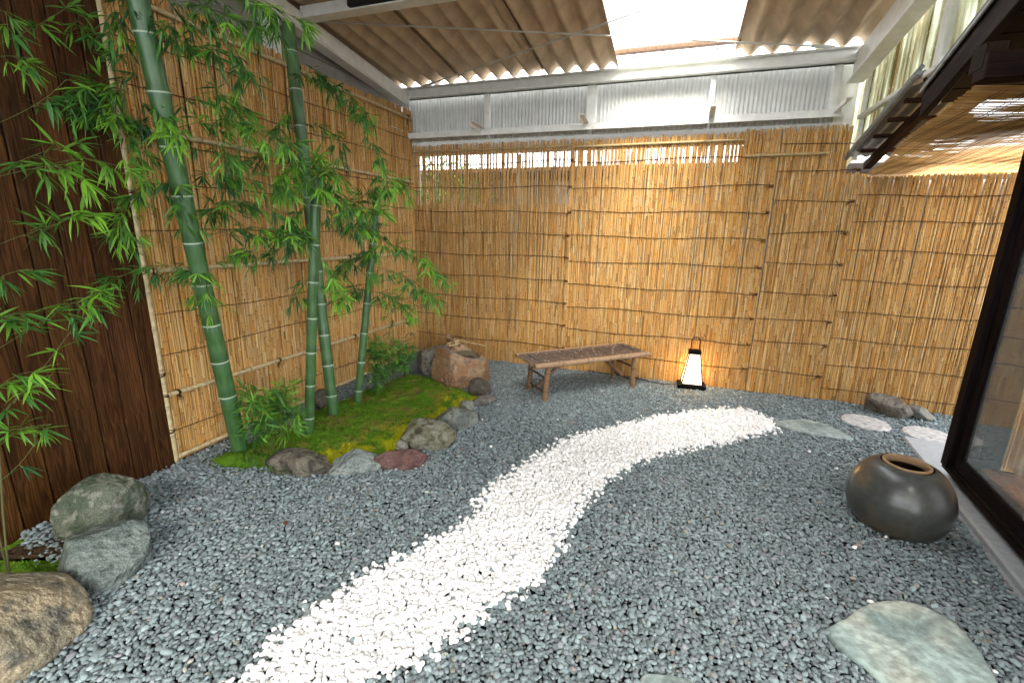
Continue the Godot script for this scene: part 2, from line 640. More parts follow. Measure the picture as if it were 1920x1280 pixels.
const BRANCHES := [
	[1,[Vector3(-2.448,2.027,-1.702),Vector3(-2.521,2.108,-1.643),Vector3(-2.578,2.208,-1.594),Vector3(-2.650,2.279,-1.533)],34,0.35],
	[1,[Vector3(-2.445,1.995,-1.695),Vector3(-2.510,1.998,-1.618),Vector3(-2.557,2.001,-1.548),Vector3(-2.631,1.977,-1.461)],75,0.30],
	[1,[Vector3(-2.430,1.915,-1.701),Vector3(-2.500,1.869,-1.643),Vector3(-2.560,1.912,-1.578),Vector3(-2.720,1.895,-1.463)],85,0.30],
	[1,[Vector3(-2.396,1.927,-1.640),Vector3(-2.289,1.864,-1.607),Vector3(-2.201,1.794,-1.619)],45,0.85],
	[1,[Vector3(-2.546,2.019,-1.644),Vector3(-2.560,1.912,-1.578),Vector3(-2.441,1.770,-1.529),Vector3(-2.382,1.640,-1.516)],60,0.60],
	[1,[Vector3(-2.581,1.900,-1.622),Vector3(-2.434,1.668,-1.636),Vector3(-2.355,1.546,-1.665),Vector3(-2.344,1.420,-1.690)],40,0.25],
	[1,[Vector3(-2.506,1.624,-1.796),Vector3(-2.524,1.573,-1.667),Vector3(-2.572,1.491,-1.574),Vector3(-2.534,1.313,-1.487)],85,0.50],
	[1,[Vector3(-2.434,1.254,-1.834),Vector3(-2.415,1.175,-1.733),Vector3(-2.526,1.183,-1.619),Vector3(-2.680,1.113,-1.492)],60,0.30],
	[1,[Vector3(-2.431,1.226,-1.827),Vector3(-2.381,1.162,-1.741),Vector3(-2.318,1.070,-1.718),Vector3(-2.276,0.994,-1.713)],36,0.60],
	[1,[Vector3(-2.420,1.941,-1.744),Vector3(-2.315,2.007,-1.798),Vector3(-2.218,2.029,-1.838),Vector3(-2.146,1.973,-1.903)],65,0.35],
	[1,[Vector3(-2.439,1.862,-1.772),Vector3(-2.246,1.901,-1.828),Vector3(-2.068,1.878,-1.885),Vector3(-1.847,1.770,-1.956)],110,0.50],
	[1,[Vector3(-2.406,1.785,-1.763),Vector3(-2.218,1.784,-1.775),Vector3(-2.121,1.730,-1.795)],34,0.40],
	[1,[Vector3(-2.446,1.639,-1.820),Vector3(-2.292,1.654,-1.857),Vector3(-2.131,1.622,-1.905),Vector3(-1.987,1.589,-1.969)],85,0.40],
	[1,[Vector3(-2.479,1.424,-1.862),Vector3(-2.342,1.494,-1.874),Vector3(-2.182,1.510,-1.902),Vector3(-1.947,1.453,-1.948)],85,0.30],
	[1,[Vector3(-2.415,1.340,-1.863),Vector3(-2.249,1.371,-1.875),Vector3(-2.088,1.380,-1.934),Vector3(-1.922,1.336,-1.981)],75,0.30],
	[1,[Vector3(-2.376,2.263,-1.658),Vector3(-2.266,2.276,-1.667),Vector3(-2.212,2.195,-1.665)],34,0.35],
	[1,[Vector3(-2.368,2.390,-1.661),Vector3(-2.184,2.359,-1.718),Vector3(-2.022,2.316,-1.764),Vector3(-1.892,2.260,-1.795)],80,0.40],
	[1,[Vector3(-2.232,2.393,-1.709),Vector3(-2.029,2.385,-1.779),Vector3(-1.845,2.354,-1.836),Vector3(-1.704,2.297,-1.871)],46,0.65],
	[1,[Vector3(-2.068,2.326,-1.750),Vector3(-2.060,2.231,-1.783),Vector3(-1.980,2.125,-1.783),Vector3(-1.916,2.067,-1.791)],45,0.20],
	[1,[Vector3(-2.353,2.173,-1.686),Vector3(-2.253,2.223,-1.734),Vector3(-2.120,2.178,-1.769)],40,0.35],
	[1,[Vector3(-2.326,2.354,-1.612),Vector3(-2.402,2.296,-1.570),Vector3(-2.415,2.205,-1.542)],36,0.15],
	[1,[Vector3(-2.056,2.422,-1.833),Vector3(-1.936,2.413,-1.928),Vector3(-1.921,2.325,-1.965)],40,0.30],
	[2,[Vector3(-2.452,2.308,-2.592),Vector3(-2.282,2.345,-2.607),Vector3(-2.096,2.228,-2.620),Vector3(-1.903,2.077,-2.616)],120,0.30],
	[2,[Vector3(-2.023,2.194,-2.627),Vector3(-1.856,1.916,-2.591),Vector3(-1.803,1.772,-2.572),Vector3(-1.740,1.637,-2.560)],80,0.50],
	[2,[Vector3(-2.408,2.036,-2.592),Vector3(-2.254,2.018,-2.587),Vector3(-2.120,1.934,-2.579),Vector3(-2.068,1.806,-2.543)],50,0.40],
	[2,[Vector3(-2.450,2.191,-2.563),Vector3(-2.470,2.083,-2.495),Vector3(-2.484,1.966,-2.460)],30,0.35],
	[2,[Vector3(-2.399,1.788,-2.585),Vector3(-2.463,1.839,-2.467),Vector3(-2.578,1.802,-2.362),Vector3(-2.777,1.719,-2.216)],70,0.30],
	[2,[Vector3(-2.376,1.409,-2.604),Vector3(-2.175,1.483,-2.639),Vector3(-1.986,1.623,-2.688),Vector3(-1.891,1.677,-2.735)],80,0.55],
	[3,[Vector3(-2.019,1.663,-2.250),Vector3(-2.080,1.736,-2.193),Vector3(-2.104,1.664,-2.111),Vector3(-2.110,1.587,-2.034)],75,0.75],
	[3,[Vector3(-2.057,1.668,-2.293),Vector3(-1.916,1.596,-2.269),Vector3(-1.770,1.507,-2.264),Vector3(-1.612,1.498,-2.296)],95,0.50],
	[3,[Vector3(-2.055,1.501,-2.271),Vector3(-1.924,1.472,-2.288),Vector3(-1.815,1.428,-2.315),Vector3(-1.737,1.384,-2.331)],60,0.35],
	[3,[Vector3(-2.093,1.314,-2.275),Vector3(-2.136,1.351,-2.204),Vector3(-2.227,1.252,-2.103),Vector3(-2.393,1.256,-1.980)],100,0.30],
	[3,[Vector3(-2.090,1.282,-2.268),Vector3(-1.962,1.201,-2.205),Vector3(-1.895,1.091,-2.178),Vector3(-1.858,1.016,-2.171)],60,0.75],
	[3,[Vector3(-2.130,1.085,-2.279),Vector3(-2.153,1.049,-2.229),Vector3(-2.183,0.955,-2.172)],20,0.20],
	[3,[Vector3(-2.067,1.562,-2.283),Vector3(-2.116,1.467,-2.198),Vector3(-2.179,1.374,-2.130)],60,0.40],
	[3,[Vector3(-1.976,1.614,-2.198),Vector3(-1.933,1.704,-2.193),Vector3(-1.962,1.789,-2.194)],50,0.55],
	[3,[Vector3(-1.993,1.631,-2.218),Vector3(-2.006,1.653,-2.154),Vector3(-1.876,1.603,-2.143)],50,0.60],
	[3,[Vector3(-2.020,1.664,-2.261),Vector3(-1.960,1.706,-2.249),Vector3(-1.875,1.690,-2.253)],40,0.40],
	[4,[Vector3(-2.137,1.603,-2.989),Vector3(-2.059,1.705,-3.011),Vector3(-1.967,1.707,-3.044),Vector3(-1.909,1.681,-3.058)],50,0.60],
	[4,[Vector3(-2.133,1.516,-2.990),Vector3(-2.161,1.437,-2.905),Vector3(-2.251,1.396,-2.808)],45,0.30],
	[4,[Vector3(-2.158,1.341,-2.958),Vector3(-1.978,1.277,-2.928),Vector3(-1.779,1.218,-2.928),Vector3(-1.548,1.041,-2.909)],110,0.60],
	[4,[Vector3(-2.154,1.225,-2.929),Vector3(-2.228,1.195,-2.819),Vector3(-2.278,1.114,-2.726)],60,0.30],
	[4,[Vector3(-2.173,1.106,-2.924),Vector3(-1.958,1.084,-2.918),Vector3(-1.765,0.988,-2.928),Vector3(-1.645,0.896,-2.946)],90,0.50],
	[4,[Vector3(-2.168,0.949,-2.885),Vector3(-2.253,0.922,-2.794),Vector3(-2.327,0.870,-2.732)],55,0.40],
	[4,[Vector3(-2.166,0.930,-2.881),Vector3(-1.996,0.901,-2.878),Vector3(-1.823,0.780,-2.886)],70,0.55],
	[4,[Vector3(-2.131,1.323,-2.919),Vector3(-2.109,1.192,-2.827),Vector3(-2.067,1.061,-2.808)],50,0.50],
]
const SIDE_BRANCHES := [
	[[Vector3(-2.485,2.017,-1.141),Vector3(-2.396,2.061,-1.183),Vector3(-2.317,2.108,-1.223),Vector3(-2.238,2.190,-1.295)],14,0.70],
	[[Vector3(-2.482,1.979,-1.132),Vector3(-2.380,1.983,-1.147),Vector3(-2.285,1.949,-1.150)],16,0.70],
	[[Vector3(-2.466,1.728,-1.072),Vector3(-2.350,1.788,-1.129),Vector3(-2.263,1.848,-1.175),Vector3(-2.235,1.913,-1.224)],12,0.60],
	[[Vector3(-2.448,1.555,-1.034),Vector3(-2.350,1.605,-1.081),Vector3(-2.287,1.648,-1.136),Vector3(-2.196,1.689,-1.212)],18,0.75],
	[[Vector3(-2.409,1.544,-1.023),Vector3(-2.256,1.576,-1.063),Vector3(-2.166,1.590,-1.098),Vector3(-2.082,1.560,-1.142)],30,0.90],
	[[Vector3(-2.292,1.581,-1.096),Vector3(-2.228,1.625,-1.184),Vector3(-2.169,1.631,-1.239),Vector3(-2.071,1.599,-1.287)],22,0.85],
	[[Vector3(-2.359,1.288,-0.941),Vector3(-2.268,1.337,-0.997),Vector3(-2.215,1.376,-1.069),Vector3(-2.142,1.438,-1.166)],30,0.70],
	[[Vector3(-2.346,1.157,-0.912),Vector3(-2.278,1.206,-0.948),Vector3(-2.221,1.225,-0.984)],16,0.60],
	[[Vector3(-2.321,0.914,-0.857),Vector3(-2.225,1.004,-0.947),Vector3(-2.148,1.078,-1.016),Vector3(-2.064,1.141,-1.116)],40,0.70],
	[[Vector3(-2.272,0.738,-0.883),Vector3(-2.208,0.859,-0.959),Vector3(-2.147,1.011,-1.053),Vector3(-2.120,1.106,-1.120)],12,0.50],
	[[Vector3(-2.306,0.765,-0.824),Vector3(-2.240,0.832,-0.865),Vector3(-2.202,0.858,-0.896)],16,0.65],
	[[Vector3(-2.243,0.725,-0.847),Vector3(-2.213,0.794,-0.897),Vector3(-2.166,0.798,-0.936)],18,0.80],
	[[Vector3(-2.294,0.583,-0.814),Vector3(-2.235,0.642,-0.872),Vector3(-2.159,0.655,-0.924)],18,0.60],
	[[Vector3(-2.308,0.438,-0.793),Vector3(-2.257,0.506,-0.850),Vector3(-2.239,0.581,-0.909)],5,0.40],
	[[Vector3(-2.254,0.965,-0.840),Vector3(-2.239,1.053,-0.890),Vector3(-2.205,1.072,-0.907)],14,0.50],
	[[Vector3(-2.440,2.092,-1.122),Vector3(-2.380,2.131,-1.153),Vector3(-2.355,2.056,-1.142)],10,0.60],
]

# ---------------------------------------------------------------- the place
const WHITE_PATH := [Vector2(-1.45,-0.30),Vector2(-1.17,-0.79),Vector2(-1.18,-0.95),Vector2(-1.17,-1.08),Vector2(-1.08,-1.33),Vector2(-1.00,-1.48),Vector2(-0.90,-1.64),Vector2(-0.83,-1.86),Vector2(-0.87,-2.05),Vector2(-0.82,-2.25),Vector2(-0.71,-2.57),Vector2(-0.63,-2.80),Vector2(-0.49,-3.02),Vector2(-0.25,-3.29),Vector2(0.00,-3.55),Vector2(0.37,-3.85),Vector2(0.66,-3.97),Vector2(0.79,-3.82),Vector2(0.86,-3.64),Vector2(0.74,-3.52),Vector2(0.61,-3.41),Vector2(0.47,-3.25),Vector2(0.33,-3.14),Vector2(0.19,-3.03),Vector2(-0.00,-2.85),Vector2(-0.12,-2.69),Vector2(-0.23,-2.48),Vector2(-0.30,-2.25),Vector2(-0.35,-2.07),Vector2(-0.37,-1.88),Vector2(-0.38,-1.65),Vector2(-0.43,-1.50),Vector2(-0.53,-1.36),Vector2(-0.60,-1.18),Vector2(-0.68,-1.06),Vector2(-0.78,-0.92),Vector2(-0.85,-0.30)]
const MOSS := [Vector2(-2.60,-1.72),Vector2(-2.58,-1.95),Vector2(-2.58,-2.4),Vector2(-2.56,-2.72),Vector2(-2.50,-3.05),Vector2(-2.42,-3.70),Vector2(-2.12,-3.72),Vector2(-1.74,-3.55),Vector2(-1.45,-3.42),Vector2(-1.42,-3.02),Vector2(-1.42,-2.75),Vector2(-1.47,-2.42),Vector2(-1.60,-2.20),Vector2(-1.58,-2.06),Vector2(-1.78,-1.92),Vector2(-2.10,-1.80),Vector2(-2.35,-1.70)]
const MOSS_FRONT := [Vector2(-2.66,-0.40),Vector2(-2.66,-0.80),Vector2(-2.56,-0.86),Vector2(-2.47,-0.91),Vector2(-2.34,-0.95),Vector2(-2.20,-0.88),Vector2(-2.15,-0.60),Vector2(-2.2,-0.35)]
const ROOF_SLOPE := 0.12
const ROOF_BACK := -4.485

func roof_y(z: float) -> float:
	return 2.803 + ROOF_SLOPE * (z + 4.5)

func house_x(z: float) -> float:
	return 1.63 - 0.11 * (z + 3.2)

func edge_distance(p: Vector2, poly: Array) -> float:
	var d := 9.0
	for i in poly.size():
		d = minf(d, p.distance_to(Geometry2D.get_closest_point_to_segment(p, poly[i], poly[(i + 1) % poly.size()])))
	return d if Geometry2D.is_point_in_polygon(p, PackedVector2Array(poly)) else -d

func materials() -> void:
	var speck := noise_tex(512, 0.10, 5, 0.58, 1.0, 3, FastNoiseLite.TYPE_SIMPLEX_SMOOTH, 1.7)
	var coarse := noise_tex(512, 0.014, 6, 0.0, 1.0, 5, FastNoiseLite.TYPE_SIMPLEX_SMOOTH, 1.3)
	var mottled := noise_tex(512, 0.018, 5, 0.80, 1.0, 8, FastNoiseLite.TYPE_SIMPLEX_SMOOTH, 1.4)
	var faint := noise_tex(512, 0.02, 5, 0.90, 1.0, 18)
	var grain := grain_tex(256, 1024, 11, 0.32, 1.0)
	M.rock = mat(0.88, speck, 3.2, {"bump": coarse, "bump_scale": 1.3, "spec": 0.3})
	M.slab = mat(0.75, mottled, 2.4, {"bump": coarse, "bump_scale": 0.35, "spec": 0.35})
	M.pebble = mat(0.62, null, 0.0, {"spec": 0.4})
	M.white_pebble = mat(0.55, null, 0.0, {"spec": 0.4})
	M.reed = mat(0.6, null, 0.0, {"back": Color(0.4, 0.4, 0.4), "spec": 0.35})
	M.blind = mat(0.6, null, 0.0, {"back": Color(0.22, 0.22, 0.22), "spec": 0.3})
	M.matte = mat(0.8)
	M.pole = mat(0.45, mottled, 3.0, {"spec": 0.4})
	M.cord = mat(0.9)
	M.culm = mat(0.36, mottled, 2.0, {"spec": 0.5})
	M.culm.uv1_scale = Vector3(5.0, 0.7, 5.0)
	M.leaf = mat(0.42, null, 0.0, {"back": Color(0.55, 0.55, 0.4), "spec": 0.45})
	M.twig = mat(0.6)
	M.plank = mat(0.55, grain, 0.0, {"uvscale": Vector3(5.2, 0.42, 1.0), "bump": grain, "bump_scale": 0.12, "spec": 0.2})
	M.dark_wood = mat(0.6, grain, 0.0, {"uvscale": Vector3(6.0, 0.5, 1.0), "spec": 0.16})
	M.paint = mat(0.5, faint, 0.9, {"spec": 0.4})
	M.sheet = mat(0.85, mottled, 0.45, {"spec": 0.25})
	M.steel = mat(0.42, mottled, 1.5, {"spec": 0.5})
	M.concrete = mat(0.85, faint, 1.8, {"bump": coarse, "bump_scale": 0.15})
	M.moss = mat(0.95, speck, 9.0, {"bump": speck, "bump_scale": 0.9, "spec": 0.15})
	M.glaze = mat(0.36, mottled, 3.0, {"coat": 0.35, "coat_rough": 0.22, "spec": 0.45})
	M.clay_and_shade = mat(0.8, speck, 6.0)
	M.ground = mat(0.95, speck, 1.0)
	M.metal_black = mat(0.4, null, 0.0, {"spec": 0.5})
	# clear sheet and window glass
	var g := StandardMaterial3D.new()
	g.transparency = BaseMaterial3D.TRANSPARENCY_ALPHA
	g.albedo_color = Color(0.9, 0.95, 0.95, 0.06)
	g.roughness = 0.03
	M.glass = g
	# weathered glass-fibre sheet: light comes through it scattered
	M.fibre = mat(0.6, stain_tex(), 0.0, {"back": Color(1.0, 1.0, 1.0), "spec": 0.35})

# streaks of dirt that run down a sheet
func stain_tex() -> ImageTexture:
	var w := 512
	var h := 256
	var f := FastNoiseLite.new()
	f.seed = 21; f.frequency = 1.0; f.fractal_octaves = 4
	var im := Image.create(w, h, false, Image.FORMAT_RGB8)
	for y in h:
		for x in w:
			var u := float(x) / w
			var t := float(y) / h
			var st := f.get_noise_2d(u * 22.0, t * 1.1) * 0.9 + f.get_noise_2d(u * 70.0, t * 2.0) * 0.55
			var blot := f.get_noise_2d(u * 9.0 + 40.0, t * 5.0)
			var k: float = clampf(0.55 + st * 0.75 + blot * 0.4, 0, 1)
			var c := Color(0.50, 0.47, 0.33).lerp(Color(0.95, 0.97, 0.92), k)
			var rust: float = clampf(f.get_noise_2d(u * 13.0 + 90.0, t * 0.8) * 2.6 - 0.75, 0, 1)
			c = c.lerp(Color(0.78, 0.60, 0.38), rust * 0.6)
			if f.get_noise_2d(u * 130.0, t * 40.0 + 7.0) > 0.52: c = c.lerp(Color(1, 1, 0.98), 0.7)
			im.set_pixel(x, y, c)
	return ImageTexture.create_from_image(im)

func setup_view() -> void:
	var cam := Camera3D.new()
	cam.name = "camera"
	add_child(cam)
	cam.transform = Transform3D(Basis(Vector3(0.941444, 0.019467, -0.336600), Vector3(-0.097918, 0.971089, -0.217709), Vector3(0.322631, 0.237921, 0.916135)), Vector3(0, 1.4, 0))
	cam.fov = 73.5
	cam.near = 0.05
	cam.far = 400.0
	cam.current = true
	var sky_mat := ProceduralSkyMaterial.new()
	sky_mat.sky_top_color = Color(0.96, 0.975, 1.0)
	sky_mat.sky_horizon_color = Color(0.95, 0.97, 0.985)
	sky_mat.sky_curve = 0.2
	sky_mat.ground_bottom_color = Color(0.5, 0.5, 0.48)
	sky_mat.ground_horizon_color = Color(0.8, 0.82, 0.82)
	sky_mat.sky_energy_multiplier = 1.0
	var sky := Sky.new()
	sky.sky_material = sky_mat
	var env := Environment.new()
	env.background_mode = Environment.BG_SKY
	env.sky = sky
	env.background_energy_multiplier = 1.0
	env.tonemap_mode = Environment.TONE_MAPPER_LINEAR
	env.tonemap_exposure = EXPOSURE
	env.sdfgi_enabled = true
	env.ssao_enabled = true
	env.ssil_enabled = true
	var we := WorldEnvironment.new()
	we.name = "environment"
	we.environment = env
	add_child(we)
	var sun := DirectionalLight3D.new()
	sun.name = "sun"
	sun.light_color = Color(1.0, 0.985, 0.95)
	sun.light_energy = 0.5
	sun.light_angular_distance = 35.0
	sun.shadow_enabled = true
	add_child(sun)
	sun.look_at_from_position(Vector3(0.5, 4.0, 3.6), Vector3.ZERO, Vector3.UP)

const EXPOSURE := 8.9

func _ready() -> void:
	rng.seed = 4217
	fn.seed = 9
	fn.frequency = 0.01
	fn.fractal_octaves = 2
	setup_view()
	materials()
	make_leaves()
	build_ground()
	build_planks()
	build_left_fence()
	build_back_fences()
	build_steel()
	build_roof()
	build_right_wall()
	build_house()
	build_canopy()
	build_outside()
	build_stones()
	build_moss()
	build_gravel()
	build_leaf()
	build_bench()
	build_lantern()
	build_jar()
	build_basin()
	build_bamboo()
	build_shrubs()

func build_ground() -> void:
	var b := MB.new()
	b.face([Vector3(-120, 0, 120), Vector3(120, 0, 120), Vector3(120, 0, -120), Vector3(-120, 0, -120)], Color(0.05, 0.05, 0.048))
	var g := obj("ground", b, M.ground)
	g.position.y = -0.035
	tag(g, "dark earth under the gravel and beyond the walls", "", "", "structure")

func build_planks() -> void:
	var t := thing("plank_wall", "dark brown stained wall of upright planks at the left", "wall", Vector3(-2.72, 0, -1.70))
	var z := -0.0
	var i := 0
	while z < 2.6:
		var w := 0.118 + rr(-0.004, 0.004)
		var b := MB.new()
		var k := rr(0.75, 1.25)
		var col := Color(0.145 * k, 0.060 * k * rr(0.95, 1.05), 0.019 * k)
		b.box(Transform3D(Basis(), Vector3(-0.011 + rr(-0.002, 0.002), 1.5, z + w * 0.5)), Vector3(0.02, 3.1, w - 0.005), col, 0.004, Vector2(i * 0.37, i * 1.13))
		obj("plank", b, M.plank, t)
		z += w
		i += 1
	var back := MB.new()
	back.bx(Vector3(-0.05, 1.5, 1.3), Vector3(0.04, 3.3, 2.75), Color(0.012, 0.008, 0.006))
	obj("backing", back, M.matte, t)

func build_left_fence() -> void:
	var t := thing("reed_fence", "tall reed screen with five bamboo rails along the left wall", "fence", Vector3(-2.735, 0, -1.70), 0, "reed screens round the garden")
	var b := MB.new()
	reeds(b, Vector3(0, 0, 0), Vector3.FORWARD, 2.78, 0.0, func(d): return 2.55 + 0.012 * sin(d * 3.0), 0.68, 0.95, Vector3.RIGHT)
	reeds(b, Vector3(-0.007, 0, 0), Vector3.FORWARD, 2.78, 0.0, func(d): return 2.52, 0.80, 1.05, Vector3.RIGHT)
	obj("reeds", b, M.reed, t, "stuff")
	var straw_pole := Color(0.60, 0.47, 0.26)
	for y in [2.49, 1.875, 1.14, 0.425, 0.035]:
		obj("bamboo_rail", pole(Vector3(0.022, y, 0.0), Vector3(0.020, y - 0.01, -2.74), 0.0135, straw_pole * rr(0.9, 1.1)), M.pole, t)
	obj("edge_post", pole(Vector3(0.006, 0, 0.012), Vector3(0.006, 2.56, 0.012), 0.015, straw_pole), M.pole, t)
	for y in [0.19, 0.66, 0.89, 1.36, 1.61, 1.83, 2.09, 2.30]:
		obj("tie_wire", wire(Vector3(0.010, y, 0.0), Vector3(0.010, y - 0.01, -2.74), 0.007, Vector3.RIGHT, 0.0027, Color(0.085, 0.038, 0.017)), M.cord, t)
	for y in [2.49, 1.875, 1.14, 0.425]:
		for z in [-0.06, -0.85, -1.70, -2.66]:
			obj("cord_knot", knot(Vector3(0.022, y, z + rr(-0.05, 0.05)), 0.0125, Vector3.FORWARD, Color(0.035, 0.018, 0.010)), M.cord, t)
	for y in [0.2, 0.55, 1.14, 1.55, 0.42]:
		obj("cord_knot", knot(Vector3(0.008, y, 0.012), 0.016, Vector3.UP, Color(0.07, 0.03, 0.015)), M.cord, t)

func back_panel(label: String, x0: float, x1: float, top: Callable, z: float, s0: float, s1: float, levels: Array, rails: Array, knots: bool, bottom := 0.0) -> void:
	var t := thing("reed_fence", label, "fence", Vector3(x0, 0, z), 0, "reed screens round the garden")
	var b := MB.new()
	reeds(b, Vector3.ZERO, Vector3.RIGHT, x1 - x0, bottom, top, s0, s1, Vector3.BACK)
	var cap: float = 1.645 if x1 < 0.7 else 9.0
	reeds(b, Vector3(0, 0, -0.007), Vector3.RIGHT, x1 - x0, bottom, func(d): return minf(top.call(d) - 0.03, cap), 0.80, 1.05, Vector3.BACK)
	if cap < 9.0 and x1 > 0.0:
		reeds(b, Vector3(0, 1.6, -0.008), Vector3.RIGHT, x1 - x0, 0.0, func(d): return 0.6, 1.2, 2.6, Vector3.BACK)
	obj("reeds", b, M.reed, t, "stuff")
	for y in levels:
		var yy: float = y + rr(-0.012, 0.012)
		obj("tie_wire", wire(Vector3(0, yy + rr(-0.01, 0.01), 0.008), Vector3(x1 - x0, yy + rr(-0.012, 0.012), 0.008), 0.008, Vector3.BACK, 0.0036, Color(0.10, 0.043, 0.018)), M.cord, t)
		if knots:
			obj("cord_knot", knot(Vector3(x1 - x0 - 0.012, yy, 0.006), 0.011, Vector3.UP, Color(0.08, 0.028, 0.012)), M.cord, t)
	for e in rails:
		obj("bamboo_rail", pole(Vector3(e[0] - x0, e[2], 0.016), Vector3(e[1] - x0, e[2] + 0.004, 0.016), 0.011, Color(0.50, 0.36, 0.17)), M.pole, t)

func build_back_fences() -> void:
	var lv := [2.03, 1.805, 1.58, 1.355, 1.13, 0.905, 0.68, 0.455, 0.23]
	back_panel("loosely woven reed screen behind the stone basin, daylight showing through its top", -2.74, -1.005, func(d): return 2.225, -4.49, 0.74, 1.24, lv, [[-2.72, -1.02, 2.165]], true)
	back_panel("widest reed screen behind the bench and the lantern", -1.0, 0.695, func(d): return 2.215 if d < 1.43 else 2.235, -4.492, 0.60, 0.80, lv.map(func(y): return y - 0.012), [[-0.99, 0.43, 2.155]], true)
	back_panel("narrow reed screen between two vertical gaps, left of the eave", 0.712, 1.285, func(d): return 2.235 if d < 0.47 else 1.88, -4.488, 0.62, 0.86, [2.12, 1.90, 1.68, 1.41, 1.17, 0.93, 0.70, 0.47, 0.22], [[0.45, 1.05, 2.03]], true)
	back_panel("lower reed screen under the eave, behind the two grey rocks", 1.295, 2.5, func(d): return 1.868 + 0.004 * sin(d * 9.0), -4.49, 0.62, 0.86, [1.70, 1.52, 1.28, 1.03, 0.79, 0.55, 0.32, 0.10], [], false)
	# wall behind the screens, with its long opening
	var t := thing("back_wall", "pale wall behind the reed screens with a long window opening", "wall", Vector3(-3.0, 0, -4.60))
	var b := MB.new()
	b.bx(Vector3(2.05, 0.82, 0), Vector3(4.1, 1.66, 0.05), Color(0.50, 0.47, 0.42))
	b.bx(Vector3(2.05, 2.235, 0), Vector3(4.1, 0.19, 0.05), Color(0.56, 0.56, 0.54))
	b.bx(Vector3(0.14, 1.895, 0), Vector3(0.28, 0.49, 0.05), Color(0.50, 0.47, 0.42))
	b.bx(Vector3(3.78, 1.895, 0), Vector3(0.66, 0.49, 0.05), Color(0.50, 0.47, 0.42))
	b.bx(Vector3(4.9, 0.91, 0), Vector3(1.6, 1.84, 0.05), Color(0.50, 0.47, 0.42))
	obj("wall_panel", b, M.paint, t)
	for e in [[0.42, 1.42], [1.42, 2.42], [2.42, 3.44]]:
		var p := MB.new()
		p.bx(Vector3(e[1], 1.895, -0.004), Vector3(0.035, 0.47, 0.03), Color(0.55, 0.54, 0.52))
		obj("window_post", p, M.paint, t)
	var bar_ := MB.new()
	bar_.bx(Vector3(1.9, 1.99, -0.006), Vector3(3.2, 0.028, 0.02), Color(0.5, 0.36, 0.24))
	obj("window_rail", bar_, M.paint, t)
	for e in [0.703, 1.29]:
		var s := MB.new()
		var tall := 1.95 if e < 1.0 else 1.82
		s.bx(Vector3(e + 3.0, tall * 0.5, 0.085), Vector3(0.013, tall, 0.02), Color(0.72, 0.76, 0.82))
		obj("joint_strip", s, M.paint, t)

